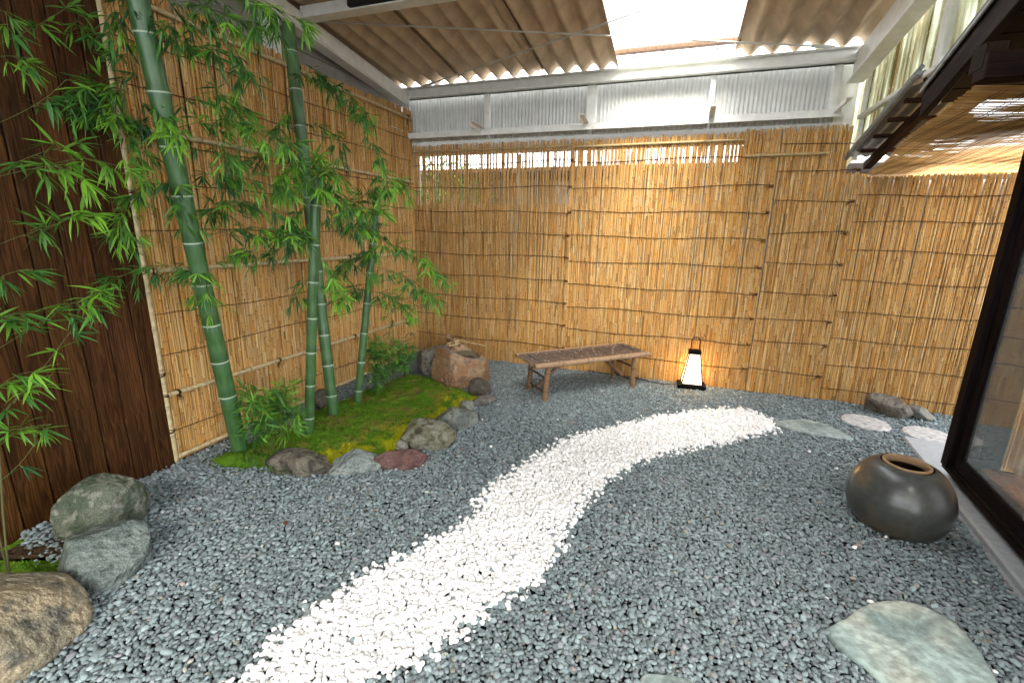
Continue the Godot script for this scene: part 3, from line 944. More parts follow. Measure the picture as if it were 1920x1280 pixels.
func build_steel() -> void:
	var wht := Color(0.84, 0.84, 0.79)
	var t := thing("steel_frame", "off-white painted steel frame of posts, girders and rafters under the roof", "frame", Vector3(0, 0, 0))
	# girder along the back with its flange
	var b := MB.new()
	b.bx(Vector3(-0.86, 2.715, -4.47), Vector3(4.0, 0.10, 0.05), wht)
	b.bx(Vector3(-0.86, 2.672, -4.45), Vector3(4.0, 0.014, 0.11), wht)
	b.bx(Vector3(-0.86, 2.757, -4.45), Vector3(4.0, 0.012, 0.10), wht)
	obj("girder", b, M.paint, t)
	var r := MB.new()
	r.bx(Vector3(-0.86, 2.335, -4.47), Vector3(3.86, 0.012, 0.12), wht)
	r.bx(Vector3(-0.86, 2.31, -4.415), Vector3(3.86, 0.05, 0.010), wht)
	obj("lower_rail", r, M.paint, t)
	for e in [[-1.88, 0.05], [-0.86, 0.085], [0.14, 0.04], [1.02, 0.05]]:
		var s := MB.new()
		s.bx(Vector3(e[0], 2.50, -4.49), Vector3(e[1], 0.33, 0.06), wht)
		obj("stud", s, M.paint, t)
	for e in [[-2.81, 0.06, -4.57, 2.78], [1.115, 0.135, -4.57, 2.78], [-2.83, 0.09, -2.83, 3.0]]:
		var s := MB.new()
		s.bx(Vector3(e[0], e[3] * 0.5, e[2]), Vector3(e[1], e[3], 0.08), wht)
		obj("post", s, M.paint, t)
	# rafters along both sides, falling to the back
	var l := MB.new()
	l.bar(Vector3(-2.75, 2.665, -4.45), Vector3(-2.75, 3.40, 1.6), 0.055, 0.105, wht)
	l.bar(Vector3(-2.78, 2.605, -4.45), Vector3(-2.78, 3.335, 1.6), 0.11, 0.012, wht)
	obj("rafter", l, M.paint, t)
	var q := MB.new()
	q.bar(Vector3(1.13, 2.625, -4.45), Vector3(1.13, 3.36, 1.6), 0.05, 0.20, wht)
	q.bar(Vector3(1.13, 2.525, -4.45), Vector3(1.13, 3.26, 1.6), 0.11, 0.014, wht)
	obj("rafter", q, M.paint, t)
	var c := MB.new()
	c.bx(Vector3(-0.8, 2.895, -3.06), Vector3(3.9, 0.085, 0.05), wht)
	c.bx(Vector3(-0.8, 2.85, -3.05), Vector3(3.9, 0.012, 0.10), wht)
	obj("cross_beam", c, M.paint, t)
	var c2 := MB.new()
	c2.bx(Vector3(-0.8, 3.08, -1.3), Vector3(3.9, 0.1, 0.06), wht)
	obj("cross_beam", c2, M.paint, t)
	var d := MB.new()
	d.bx(Vector3(-1.55, 2.885, -3.01), Vector3(1.5, 0.045, 0.05), Color(0.012, 0.012, 0.013))
	obj("cable_duct", d, M.metal_black, t)
	for x in [-2.76, -1.90, -0.89, 0.155, 1.04]:
		var s := MB.new()
		s.bar(Vector3(x, 2.345, -4.44), Vector3(x + (0.02 if x < 0 else -0.01), 2.345, -4.10), 0.045, 0.006, wht)
		s.bar(Vector3(x - 0.02, 2.33, -4.44), Vector3(x - 0.02 + (0.02 if x < 0 else -0.01), 2.33, -4.10), 0.005, 0.035, wht)
		obj("bracket", s, M.paint, t)
	for e in [[Vector3(-2.75, 2.88, -3.14), Vector3(1.08, 2.765, -4.46)], [Vector3(-2.70, 2.755, -4.47), Vector3(1.08, 2.92, -3.08)]]:
		var s := MB.new()
		s.tube([e[0], e[1]], [0.0065], 8, [Color(0.6, 0.6, 0.56)], true)
		var dir: Vector3 = (e[1] - e[0]).normalized()
		var at: Vector3 = e[1] - dir * 0.22 if e[0].z > -4.0 else e[0] + dir * 0.25
		s.tube([at - dir * 0.09, at - dir * 0.08, at + dir * 0.08, at + dir * 0.09], [0.006, 0.013, 0.013, 0.006], 8, [Color(0.6, 0.6, 0.56)], true)
		obj("brace_rod", s, M.paint, t)
	# upper wall panels
	var w := thing("upper_wall", "ribbed white metal cladding between the back girder and the rail", "wall", Vector3(0, 0, -4.545))
	for e in [[-2.86, -1.89], [-1.885, -0.87], [-0.865, 0.135], [0.14, 1.06]]:
		obj("cladding_panel", corrugated(Vector3(e[0], 2.27, 0), Vector3.UP, Vector3.RIGHT, 0.47, e[1] - e[0], 0.034, 0.006, 0.002, Color(0.64, 0.65, 0.62), Vector3.BACK, 1), M.paint, w)
	var w2 := thing("side_and_added_rear_wall", "dull grey panelled wall above the left reed screen, with an added unseen low rear wall", "wall", Vector3(-2.92, 0, 0))
	var z := -4.6
	while z < 3.3:
		var s := MB.new()
		s.bx(Vector3(0, 1.8, z + 0.45), Vector3(0.03, 3.6, 0.895), Color(0.34, 0.33, 0.30))
		obj("wall_panel", s, M.paint, w2)
		z += 0.9
	for x in 5:  # low wall behind the camera, unseen, added to shape the incoming light
		var s := MB.new()
		s.bx(Vector3(0.45 + x * 0.9, 0.55, 3.42), Vector3(0.895, 1.1, 0.03), Color(0.34, 0.33, 0.30))
		obj("wall_panel", s, M.paint, w2)
	var ln := MB.new()
	ln.bx(Vector3(0.02, 2.72, -1.5), Vector3(0.012, 0.03, 6.1), Color(0.26, 0.25, 0.23))
	obj("flashing", ln, M.paint, w2)

# wavy sheet with thickness: ridges along "along", waves across "across"
func corrugated(o: Vector3, along: Vector3, across: Vector3, length: float, width: float, pitch: float, amp: float, thick: float, col: Color, nrm: Vector3, rows := 1, uvs := Vector2(1, 1), jag := 0.0, cut := 0.0) -> MB:
	var b := MB.new()
	var per := 10
	var k := int(ceil(width / pitch * per))
	for side in 2:
		var s := b.v.size()
		for j in rows + 1:
			for i in k + 1:
				var w := width * i / k
				var ph := TAU * w / pitch
				var h := amp * sin(ph)
				var dn := (nrm - across * (amp * TAU / pitch * cos(ph))).normalized()
				var ln := lerpf(cut * w, length, float(j) / rows)
				if j == rows and jag > 0.0:
					ln += jag * fn.get_noise_1d(w * 900.0)
				var p := o + along * ln + across * w + nrm * (h + (thick if side == 0 else 0.0))
				b.vert(p, dn if side == 0 else -dn, col, Vector2(w * uvs.x, ln * uvs.y))
		for j in rows:
			for i in k:
				var a := s + j * (k + 1) + i
				b.quad4(a, a + 1, a + k + 2, a + k + 1)
	# end faces
	var half := (rows + 1) * (k + 1)
	for e in 2:
		var row := 0 if e == 0 else rows
		var s := b.v.size()
		for i in k + 1:
			b.vert(b.v[row * (k + 1) + i], along * (-1.0 if e == 0 else 1.0), col * 0.9)
			b.vert(b.v[half + row * (k + 1) + i], along * (-1.0 if e == 0 else 1.0), col * 0.9)
		for i in k:
			b.quad4(s + i * 2, s + i * 2 + 1, s + i * 2 + 3, s + i * 2 + 2)
	for e in 2:
		var i := 0 if e == 0 else k
		var s := b.v.size()
		for j in rows + 1:
			b.vert(b.v[j * (k + 1) + i], across * (-1.0 if e == 0 else 1.0), col * 0.9)
			b.vert(b.v[half + j * (k + 1) + i], across * (-1.0 if e == 0 else 1.0), col * 0.9)
		for j in rows:
			b.quad4(s + j * 2, s + j * 2 + 1, s + j * 2 + 3, s + j * 2 + 2)
	return b

func build_roof() -> void:
	var t := thing("roof", "wavy beige sheet roof with a bright clear strip let into it", "roof", Vector3(0, roof_y(ROOF_BACK), ROOF_BACK))
	var along := Vector3(0, ROOF_SLOPE, 1).normalized()
	var up := Vector3(0, 1, -ROOF_SLOPE).normalized()
	var beige := Color(0.68, 0.53, 0.37)
	var lift := 0.0
	for e in [[-3.02, 0.90], [-2.20, 0.90], [-1.38, 0.745], [0.27, 0.99]]:
		obj("roof_sheet", corrugated(Vector3(e[0], 0.0 + lift, 0), along, Vector3.RIGHT, 8.0, e[1], 0.158, 0.033, 0.006, beige * rr(0.93, 1.07), up, 12), M.sheet, t)  # runs on out of view behind the camera, keeping light off the front gravel
		lift = 0.008 - lift
	obj("roof_sheet", corrugated(Vector3(-0.66, 0.012, 0) + along * 3.25, along, Vector3.RIGHT, 4.75, 0.97, 0.158, 0.033, 0.006, beige, up, 8), M.sheet, t)  # out of view; ends the clear strip early to darken the front floor
	obj("clear_sheet", corrugated(Vector3(-0.66, 0.038, -0.06), along, Vector3.RIGHT, 3.4, 0.97, 0.032, 0.0045, 0.0015, Color.WHITE, up, 1), M.glass, t)
	for z in [-4.36, -3.56, -2.76, -1.96]:
		var s := MB.new()
		s.bar(Vector3(-0.66, roof_y(z) - roof_y(ROOF_BACK) + 0.045, z - ROOF_BACK), Vector3(0.30, roof_y(z) - roof_y(ROOF_BACK) + 0.045, z - ROOF_BACK), 0.05, 0.04, Color(0.20, 0.115, 0.065))
		var pl := obj("purlin", s, M.pole, t)
		for x in [-0.5, -0.28, -0.06, 0.14]:
			var k := MB.new()
			var y := roof_y(z) - roof_y(ROOF_BACK)
			k.tube([Vector3(x, y + 0.0, z - ROOF_BACK), Vector3(x, y + 0.034, z - ROOF_BACK)], [0.004], 6, [Color(0.30, 0.20, 0.11)])
			k.tube([Vector3(x, y - 0.004, z - ROOF_BACK), Vector3(x, y + 0.004, z - ROOF_BACK)], [0.011, 0.008], 8, [Color(0.22, 0.16, 0.11)])
			obj("bolt", k, M.pole, pl)

func build_right_wall() -> void:
	var t := thing("translucent_wall", "stained translucent ribbed sheets above the house eave, lit from outside", "wall", Vector3(1.245, 0, 0))
	for e in [[-4.95, 1.58, 1.89], [-3.31, 0.95, 2.34], [-2.33, 0.95, 2.42], [-1.36, 0.95, 2.55], [-0.39, 0.95, 2.7], [0.58, 0.95, 2.75], [1.55, 0.95, 2.75], [2.5, 0.95, 2.8]]:
		var top: float = 2.95 + 0.12 * (e[0] + 4.5) - e[2]
		obj("ribbed_sheet", corrugated(Vector3(0, e[2], e[0]), Vector3.UP, Vector3.BACK, top - 0.15, e[1], 0.032, 0.005, 0.0015, Color.WHITE, Vector3.LEFT, 2, Vector2(0.55, 0.5), 0.03, 0.29 if e[0] < -4.0 else 0.0), M.fibre, t)
	var wht := Color(0.66, 0.66, 0.60)
	for e in [[-3.345, 2.25], [-2.36, 2.4], [-1.39, 2.5]]:
		var s := MB.new()
		s.bx(Vector3(-0.015, e[1] + 0.3, e[0]), Vector3(0.05, 0.9, 0.075), wht)
		obj("stud", s, M.paint, t)
	var r := MB.new()
	r.bx(Vector3(-0.03, 2.285, -3.9), Vector3(0.04, 0.03, 1.15), wht)
	obj("rail", r, M.paint, t)
	var f := MB.new()
	f.bx(Vector3(-0.02, 2.35, -4.46), Vector3(0.03, 0.75, 0.014), wht)
	obj("edge_trim", f, M.paint, t)

func build_house() -> void:
	var dark := Color(0.020, 0.015, 0.012)
	var t := thing("house", "dark timber house side at the right with a sliding glass door", "house", Vector3(1.63, 0, -3.2))
	var along := Vector3(-0.11, 0, 1).normalized()
	var inward := Vector3(along.z, 0, -along.x)
	var fr := Basis(inward, Vector3.UP, along)
	var P := func(x: float, y: float, z: float) -> Transform3D: return Transform3D(fr, fr * Vector3(x, y, z))
	var b := MB.new()
	b.box(P.call(0.35, -0.1, 2.0), Vector3(0.8, 0.24, 5.2), Color(0.36, 0.37, 0.37), 0.01)
	b.box(P.call(-0.005, -0.10, 2.0), Vector3(0.18, 0.17, 5.2), Color(0.36, 0.37, 0.37), 0.01)
	obj("plinth", b, M.concrete, t)
	b = MB.new()
	b.box(P.call(0.05, 0.072, 2.2), Vector3(0.11, 0.028, 4.5), dark, 0.004)
	b.box(P.call(0.015, 0.092, 2.2), Vector3(0.012, 0.016, 4.5), dark * 1.6, 0.002)
	b.box(P.call(0.055, 0.092, 2.2), Vector3(0.012, 0.016, 4.5), dark * 1.6, 0.002)
	obj("door_track", b, M.dark_wood, t)
	b = MB.new()
	b.box(P.call(0.055, 1.1, -0.02), Vector3(0.13, 2.05, 0.085), dark, 0.006)
	obj("corner_post", b, M.dark_wood, t)
	b = MB.new()
	b.box(P.call(0.06, 2.06, 2.2), Vector3(0.14, 0.14, 4.5), dark, 0.006)
	obj("lintel", b, M.dark_wood, t)
	b = MB.new()
	b.box(P.call(0.7, 1.1, -0.03), Vector3(1.2, 2.1, 0.05), dark * 1.2, 0.004)
	obj("end_wall", b, M.dark_wood, t)
	for k in 3:
		var z0 := 0.03 + k * 0.78
		var dx: float = 0.035 if k % 2 == 0 else 0.075
		b = MB.new()
		b.box(P.call(dx, 0.137, z0 + 0.39), Vector3(0.032, 0.075, 0.66), dark, 0.004)
		b.box(P.call(dx, 1.95, z0 + 0.39), Vector3(0.032, 0.075, 0.66), dark, 0.004)
		b.box(P.call(dx, 1.03, z0 + 0.035), Vector3(0.034, 1.86, 0.062), dark, 0.004)
		b.box(P.call(dx, 1.03, z0 + 0.745), Vector3(0.034, 1.86, 0.062), dark, 0.004)
		var door := obj("sliding_door", b, M.dark_wood, t)
		b = MB.new()
		b.box(P.call(dx, 1.04, z0 + 0.39), Vector3(0.005, 1.76, 0.66), Color.WHITE, 0.0)
		obj("pane", b, M.glass, door)
		b = MB.new()
		b.box(P.call(dx - 0.019, 0.21, z0 + 0.735), Vector3(0.012, 0.035, 0.03), Color(0.25, 0.24, 0.2), 0.003)
		obj("latch", b, M.steel, door)
	# what shows through the glass: boarded floor, a bamboo blind and the room's dark back wall
	b = MB.new()
	b.box(P.call(0.75, 0.085, 2.2), Vector3(1.2, 0.05, 4.4), Color(0.48, 0.22, 0.09), 0.004)
	obj("floor", b, M.dark_wood, t)
	b = MB.new()
	var z := 0.05
	while z < 2.2:
		var r := rr(0.004, 0.006)
		var p0: Vector3 = fr * Vector3(0.24, 0.16, z)
		b.tube([p0, p0 + Vector3.UP * 1.75], [r], 5, [straw()], false)
		z += r * 2.5
	var xi := 0.22
	while xi < 1.35:
		var r := rr(0.004, 0.006)
		var p0: Vector3 = fr * Vector3(xi, 0.13, 0.03)
		b.tube([p0, p0 + Vector3.UP * 1.85], [r], 5, [straw()], false)
		xi += r * 2.05
	obj("indoor_blind", b, M.reed, t, "stuff")
	b = MB.new()
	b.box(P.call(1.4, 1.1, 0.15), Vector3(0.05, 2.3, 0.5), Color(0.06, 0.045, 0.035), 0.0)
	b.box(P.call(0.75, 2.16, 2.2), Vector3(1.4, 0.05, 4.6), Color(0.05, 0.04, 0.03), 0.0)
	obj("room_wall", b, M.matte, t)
	# roof edge: barge board, gutter strip, boards of the soffit, the roof itself
	var o := Vector3(1.63, 0, -3.2)
	var A := Vector3(1.225, 2.125, -3.42) - o
	var B := Vector3(0.93, 2.98, -0.1) - o
	b = MB.new()
	b.bar(A, B, 0.035, 0.145, Color(0.055, 0.043, 0.036))
	obj("barge_board", b, M.dark_wood, t)
	b = MB.new()
	b.bar(A + Vector3(-0.012, 0.083, 0), B + Vector3(-0.012, 0.083, 0), 0.05, 0.014, Color(0.10, 0.105, 0.10))
	b.bar(A + Vector3(-0.032, 0.066, 0), B + Vector3(-0.032, 0.066, 0), 0.012, 0.02, Color(0.30, 0.32, 0.32))
	obj("edge_flashing", b, M.steel, t)
	var n := (B - A).normalized()
	var k := 0
	while k < 22:
		var f := 0.02 + k * 0.15
		b = MB.new()
		var c: Vector3 = A + n * f + Vector3(0.9, 0.035, 0)
		b.box(Transform3D(Basis(Vector3.RIGHT, n.cross(Vector3.RIGHT).normalized(), n), c), Vector3(1.76, 0.018, 0.145), Color(0.022, 0.014, 0.010) * rr(0.8, 1.2), 0.003)
		obj("soffit_board", b, M.dark_wood, t)
		k += 1
	b = MB.new()
	b.bar(A + Vector3(1.2, 0.075, 0), B + Vector3(1.45, 0.075, 0), 2.4, 0.03, Color(0.16, 0.17, 0.17))
	obj("house_roof", b, M.steel, t)
	b = MB.new()
	b.bx(Vector3(1.40, 2.075, -2.60) - o, Vector3(0.62, 0.10, 0.09), Color(0.030, 0.015, 0.009))
	obj("beam", b, M.dark_wood, t)
	b = MB.new()
	b.bx(Vector3(1.125, 2.12, -2.63) - o, Vector3(0.075, 0.10, 0.10), Color(0.035, 0.018, 0.011))
	obj("beam_end", b, M.dark_wood, t)
	# lean-to of small-wave iron under the roof edge
	var e := thing("lean_to_roof", "small rusty-battened corrugated iron lean-to beneath the house eave", "roof", Vector3(1.19, 2.0, -4.5))
	var d := Vector3(0, 0.29, 1).normalized()
	var up := Vector3(0, 1, -0.29).normalized()
	for i in 5:
		var s := i * 0.222
		obj("iron_sheet", corrugated(d * (s - 0.04) + up * (0.010 * (4 - i) * 0.6), d, Vector3.RIGHT, 0.262 if i < 4 else 0.24, 0.46, 0.076, 0.009, 0.002, Color(0.13, 0.14, 0.14), up, 1), M.steel, e)
		b = MB.new()
		b.bar(d * (s + 0.19) - up * 0.035 + Vector3(0.02, 0, 0), d * (s + 0.19) - up * 0.035 + Vector3(0.46, 0, 0), 0.03, 0.022, Color(0.11, 0.055, 0.035), up)
		obj("batten", b, M.dark_wood, e)
	b = MB.new()
	b.tube([d * -0.04 + Vector3(-0.012, -0.008, 0), d * 1.10 + Vector3(-0.012, -0.008, 0)], [0.016], 10, [Color(0.20, 0.22, 0.23)])
	b.tube([d * -0.04 + Vector3(-0.006, 0.022, 0), d * 1.10 + Vector3(-0.006, 0.022, 0)], [0.013], 10, [Color(0.22, 0.24, 0.25)])
	obj("ridge_edge", b, M.steel, e)
	b = MB.new()
	b.bar(Vector3(0.12, -0.07, 0.05), Vector3(0.13, 0.285, 1.34), 0.05, 0.055, Color(0.045, 0.022, 0.014))
	obj("bearer", b, M.dark_wood, e)

func canopy_left(z: float) -> float:
	var p := [Vector2(-4.42, 1.315), Vector2(-4.0, 1.265), Vector2(-3.5, 1.175), Vector2(-3.2, 1.135), Vector2(-2.95, 1.11), Vector2(-2.58, 1.08)]
	for i in p.size() - 1:
		if z <= p[i + 1].x:
			return lerpf(p[i].y, p[i + 1].y, (z - p[i].x) / (p[i + 1].x - p[i].x))
	return 1.08

func canopy_y(x: float, z: float) -> float:
	var y := 1.872 + (z + 4.42) * 0.070
	return y - 0.018 * sin(clampf((x - 1.1) / 0.6, 0, 1) * PI) + 0.010 * sin(z * 7.0) - 0.012 * sin((z + 4.42) / 0.46 * PI) * clampf(1.5 - x, 0, 1)

func build_canopy() -> void:
	var t := thing("reed_blind", "thin reed blind hung flat under the eave as a ceiling, sunlit at its far side", "blind", Vector3(1.3, 1.87, -4.42))
	var o := Vector3(1.3, 1.87, -4.42)
	var b := MB.new()
	var z := -4.53
	while z < -2.58:
		var r := rr(0.0016, 0.0028)
		var x0 := canopy_left(z) + rr(-0.008, 0.008)
		var x1 := 2.5 if z < -3.26 else house_x(z) + 0.02
		var base := straw() * rr(0.8, 1.05)
		var s0 := b.v.size()
		var ph := rr(0, 9)
		for i in 9:
			var x := lerpf(x0, x1, i / 8.0)
			var zz := z + 0.0022 * sin(x * 7.0 + ph)
			var col := base.lerp(straw(), rr(0, 0.6))
			for k in 3:
				var dz := (k - 1) * r
				b.vert(Vector3(x, canopy_y(x, zz) + (0.0017 if k == 1 else 0.0), zz + dz) - o, Vector3(0, 1, (k - 1) * 0.75).normalized(), col)
		for i in 8:
			for k in 2:
				var q := s0 + i * 3 + k
				b.quad4(q, q + 1, q + 4, q + 3)
		z += r * (rr(1.9, 2.5) if rng.randf() < 0.98 else rr(2.6, 3.4))
	obj("reeds", b, M.blind, t, "stuff")
	var x := 1.18
	while x < 2.45:
		for dx in [0.0, 0.022]:
			var pts := []
			var zz := -4.42
			var last := -2.58 if x < 1.55 else -3.28
			while zz < last:
				if canopy_left(zz) < x + dx:
					pts.append(Vector3(x + dx + 0.006 * sin(zz * 6.0 + x * 9.0), canopy_y(x, zz) - 0.0035, zz) - o)
				zz += 0.06
			if pts.size() > 2:
				var s := MB.new()
				s.tube(pts, [0.0014], 4, [Color(0.03, 0.02, 0.015)], false)
				obj("string", s, M.cord, t)
		x += 0.085

func build_outside() -> void:
	var t := thing("neighbour_house", "pale house seen through the gaps of the back reed screen", "house", Vector3(-0.3, 0, -6.6))
	var b := MB.new()
	b.bx(Vector3(0.2, 1.0, 0), Vector3(6.8, 2.05, 1.5), Color(0.48, 0.44, 0.39))
	obj("wall", b, M.paint, t)
	b = MB.new()
	b.bx(Vector3(0.2, 2.05, 0.35), Vector3(7.0, 0.04, 2.3), Color(0.30, 0.28, 0.28))  # overhang shaped to keep the wall beneath it in shade
	obj("roof", b, M.paint, t)
	b = MB.new()
	b.bx(Vector3(-0.95, 1.62, 0.76), Vector3(0.55, 0.75, 0.03), Color(0.9, 0.91, 0.92))
	obj("window", b, M.paint, t)
	var s := thing("garden_shrub", "leafy shrub seen through the reed screen near the left corner", "shrub", Vector3(-2.85, 0, -5.25))
	b = MB.new()
	b.tube([Vector3.ZERO, Vector3(0.03, 0.7, 0), Vector3(-0.02, 1.5, 0.02)], [0.03, 0.02, 0.01], 6, [Color(0.08, 0.06, 0.04)])
	obj("stem", b, M.matte, s)
	b = MB.new()
	for i in 9000:
		var p := Vector3(rr(-1, 1), rr(-1, 1), rr(-1, 1))
		if p.length() > 1.0 or fn.get_noise_3dv(p * 160.0) < -0.15: continue
		b.add(leaf_mb[(i % 3) * 10 + 2 + i % 3], leaf_frame(Vector3(p.x * 0.90, 1.40 + p.y * 0.90, p.z * 0.35), Vector3(rr(-1, 1), rr(-1, 0.6), rr(-1, 1)), rr(0.13, 0.19), rr(-1, 1)))
	obj("foliage", b, M.leaf, s, "stuff")

func build_stones() -> void:
	var greenish := [Color(0.10, 0.125, 0.085), Color(0.155, 0.175, 0.13), Color(0.28, 0.285, 0.225)]
	var bluegrey := [Color(0.17, 0.21, 0.19), Color(0.24, 0.285, 0.26), Color(0.12, 0.145, 0.13)]
	var tan := [Color(0.44, 0.36, 0.235), Color(0.32, 0.285, 0.20), Color(0.17, 0.16, 0.13)]
	stone("boulder", "rounded green-grey boulder with pale patches against the plank wall", Vector3(-2.41, 0.10, -1.14), Vector3(0.165, 0.165, 0.150), 0.5, 3, greenish, {"res": 46, "cuts": 12, "box": 2.3, "depth": 0.84, "rough": 0.065}, "boulders at the left edge")
	stone("boulder", "flat-topped bluish grey boulder between the round boulder and the tan one", Vector3(-2.13, 0.03, -0.965), Vector3(0.205, 0.135, 0.175), 0.35, 12, bluegrey, {"res": 46, "cuts": 9, "depth": 0.78, "rough": 0.045, "planes": [[Vector3(0.55, 0.8, 0.25), 0.72], [Vector3(-0.75, 0.25, 0.6), 0.62]]}, "boulders at the left edge")
	stone("boulder", "large tan weathered boulder in the bottom left corner", Vector3(-2.08, 0.04, -0.59), Vector3(0.29, 0.185, 0.215), 0.25, 21, tan, {"res": 48, "cuts": 12, "depth": 0.8, "rough": 0.06}, "boulders at the left edge")
	var g := "stones edging the moss"
	stone("edging_stone", "long dark brown-grey stone lying in front of the dwarf bamboo", Vector3(-1.985, 0.035, -1.885), Vector3(0.225, 0.075, 0.085), 0.17, 31, [Color(0.17, 0.15, 0.115), Color(0.25, 0.23, 0.18), Color(0.07, 0.06, 0.05)], {"res": 22, "cuts": 10, "rough": 0.05, "box": 3.6}, g)
	stone("edging_stone", "pale green-grey slate stone with a pointed top beside the red stone", Vector3(-1.67, 0.015, -2.005), Vector3(0.155, 0.115, 0.08), 0.62, 44, [Color(0.27, 0.31, 0.29), Color(0.36, 0.40, 0.37), Color(0.20, 0.23, 0.21)], {"res": 20, "cuts": 6, "rough": 0.035, "strata": 2.0, "planes": [[Vector3(-0.6, 0.75, 0.1), 0.66], [Vector3(0.55, 0.8, 0.1), 0.70], [Vector3(0.1, 0.3, 0.9), 0.6]]}, g)
	stone("edging_stone", "dull red oblong stone at the edge of the moss", Vector3(-1.45, 0.03, -2.155), Vector3(0.165, 0.078, 0.08), 0.62, 52, [Color(0.20, 0.105, 0.095), Color(0.26, 0.15, 0.13), Color(0.13, 0.075, 0.07)], {"res": 20, "cuts": 12, "rough": 0.05, "planes": [[Vector3(0, 1, 0.15), 0.8]]}, g)
	stone("edging_stone", "biggest edging stone, olive grey with a rough broken front, behind the red stone", Vector3(-1.45, 0.05, -2.44), Vector3(0.195, 0.125, 0.13), 0.55, 63, [Color(0.24, 0.23, 0.155), Color(0.34, 0.34, 0.26), Color(0.12, 0.10, 0.065)], {"res": 24, "cuts": 14, "rough": 0.075, "planes": [[Vector3(0.3, 0.9, 0.1), 0.74]]}, g)
	stone("edging_stone", "small whitish wedge stone leaning on the biggest edging stone", Vector3(-1.535, 0.03, -2.275), Vector3(0.055, 0.055, 0.04), 0.4, 71, [Color(0.33, 0.30, 0.25), Color(0.45, 0.43, 0.38)], {"res": 10, "cuts": 12, "depth": 0.6, "tilt": -0.5}, g)
	stone("edging_stone", "rounded blue-grey stone in the middle of the moss edge", Vector3(-1.40, 0.04, -2.80), Vector3(0.155, 0.115, 0.12), 0.6, 85, [Color(0.20, 0.225, 0.20), Color(0.29, 0.31, 0.27), Color(0.13, 0.145, 0.13)], {"res": 20, "cuts": 9, "rough": 0.055}, g)
	stone("edging_stone", "small pale stone with a yellowish top between the blue-grey and the flat stone", Vector3(-1.425, 0.035, -3.04), Vector3(0.07, 0.068, 0.055), 0.3, 92, [Color(0.36, 0.36, 0.27), Color(0.26, 0.28, 0.25)], {"res": 12, "cuts": 14, "depth": 0.65}, g)
	stone("edging_stone", "flat brown-grey stone lying at the foot of the dark stone", Vector3(-1.40, 0.01, -3.27), Vector3(0.14, 0.05, 0.07), 0.95, 101, [Color(0.19, 0.17, 0.15), Color(0.25, 0.235, 0.21)], {"res": 14, "cuts": 10}, g)
	stone("edging_stone", "dark rough stone in front of the water basin", Vector3(-1.50, 0.055, -3.47), Vector3(0.105, 0.095, 0.085), 0.2, 113, [Color(0.125, 0.105, 0.085), Color(0.18, 0.155, 0.135)], {"res": 16, "cuts": 12, "rough": 0.08}, g)
	stone("standing_stone", "upright grey stone standing left of the water basin", Vector3(-2.17, 0.10, -3.83), Vector3(0.165, 0.20, 0.13), 0.3, 124, [Color(0.27, 0.245, 0.195), Color(0.36, 0.34, 0.28), Color(0.19, 0.17, 0.14)], {"res": 22, "cuts": 9, "rough": 0.06, "planes": [[Vector3(0, 1, 0.1), 0.85]]})
	stone("small_stone", "small dark grey stone half hidden left of the upright stone", Vector3(-2.38, 0.03, -3.76), Vector3(0.10, 0.11, 0.08), 0.2, 131, [Color(0.13, 0.13, 0.135), Color(0.19, 0.19, 0.19)], {"res": 12, "cuts": 12})
	stone("small_stone", "dark brown stone between two bamboo stalks at the wall", Vector3(-2.52, 0.05, -2.72), Vector3(0.095, 0.10, 0.08), 0.4, 145, [Color(0.14, 0.115, 0.09), Color(0.19, 0.165, 0.14)], {"res": 14, "cuts": 12, "rough": 0.07})
	stone("small_stone", "pinkish pointed stone behind the front dwarf bamboo", Vector3(-2.45, 0.07, -2.25), Vector3(0.055, 0.12, 0.05), 0.2, 152, [Color(0.30, 0.21, 0.16), Color(0.22, 0.17, 0.14)], {"res": 12, "cuts": 12})
	stone("rock", "brown-grey rock by the reed screen beyond the round stepping stones", Vector3(1.74, 0.055, -4.31), Vector3(0.165, 0.115, 0.10), -0.35, 163, [Color(0.20, 0.175, 0.135), Color(0.27, 0.245, 0.20), Color(0.14, 0.125, 0.10)], {"res": 22, "cuts": 13, "rough": 0.055, "planes": [[Vector3(0.1, 0.95, 0.3), 0.68]]})
	stone("rock", "small pale rock leaning on the brown-grey rock", Vector3(1.925, 0.045, -4.30), Vector3(0.10, 0.06, 0.07), -0.5, 171, [Color(0.30, 0.29, 0.25), Color(0.23, 0.22, 0.19)], {"res": 14, "cuts": 12, "tilt": -0.35})
	# flat stones to step on
	var pale := [Color(0.30, 0.365, 0.345), Color(0.39, 0.44, 0.41), Color(0.22, 0.27, 0.25)]
	slab("flat_stone", "large flat pale green stone in the bottom right corner", [Vector2(0.65, -1.68), Vector2(0.74, -1.775), Vector2(0.835, -1.875), Vector2(0.94, -1.935), Vector2(1.03, -1.94), Vector2(1.10, -1.88), Vector2(1.12, -1.77), Vector2(1.105, -1.62), Vector2(1.06, -1.50), Vector2(0.93, -1.42), Vector2(0.80, -1.46), Vector2(0.72, -1.55), Vector2(0.66, -1.61)], 0.020, 0.07, [Color(0.42, 0.53, 0.50), Color(0.49, 0.53, 0.46), Color(0.28, 0.36, 0.34)], 4, 0.0035, "stepping stone", "slab")
	slab("flat_stone", "flat blue-grey stone where the white gravel path ends", [Vector2(0.83, -3.76), Vector2(0.93, -3.83), Vector2(1.05, -3.885), Vector2(1.18, -3.86), Vector2(1.265, -3.73), Vector2(1.30, -3.62), Vector2(1.24, -3.59), Vector2(1.08, -3.605), Vector2(0.92, -3.63), Vector2(0.82, -3.69)], 0.014, 0.06, pale, 7, 0.003, "stepping stone", "slab")
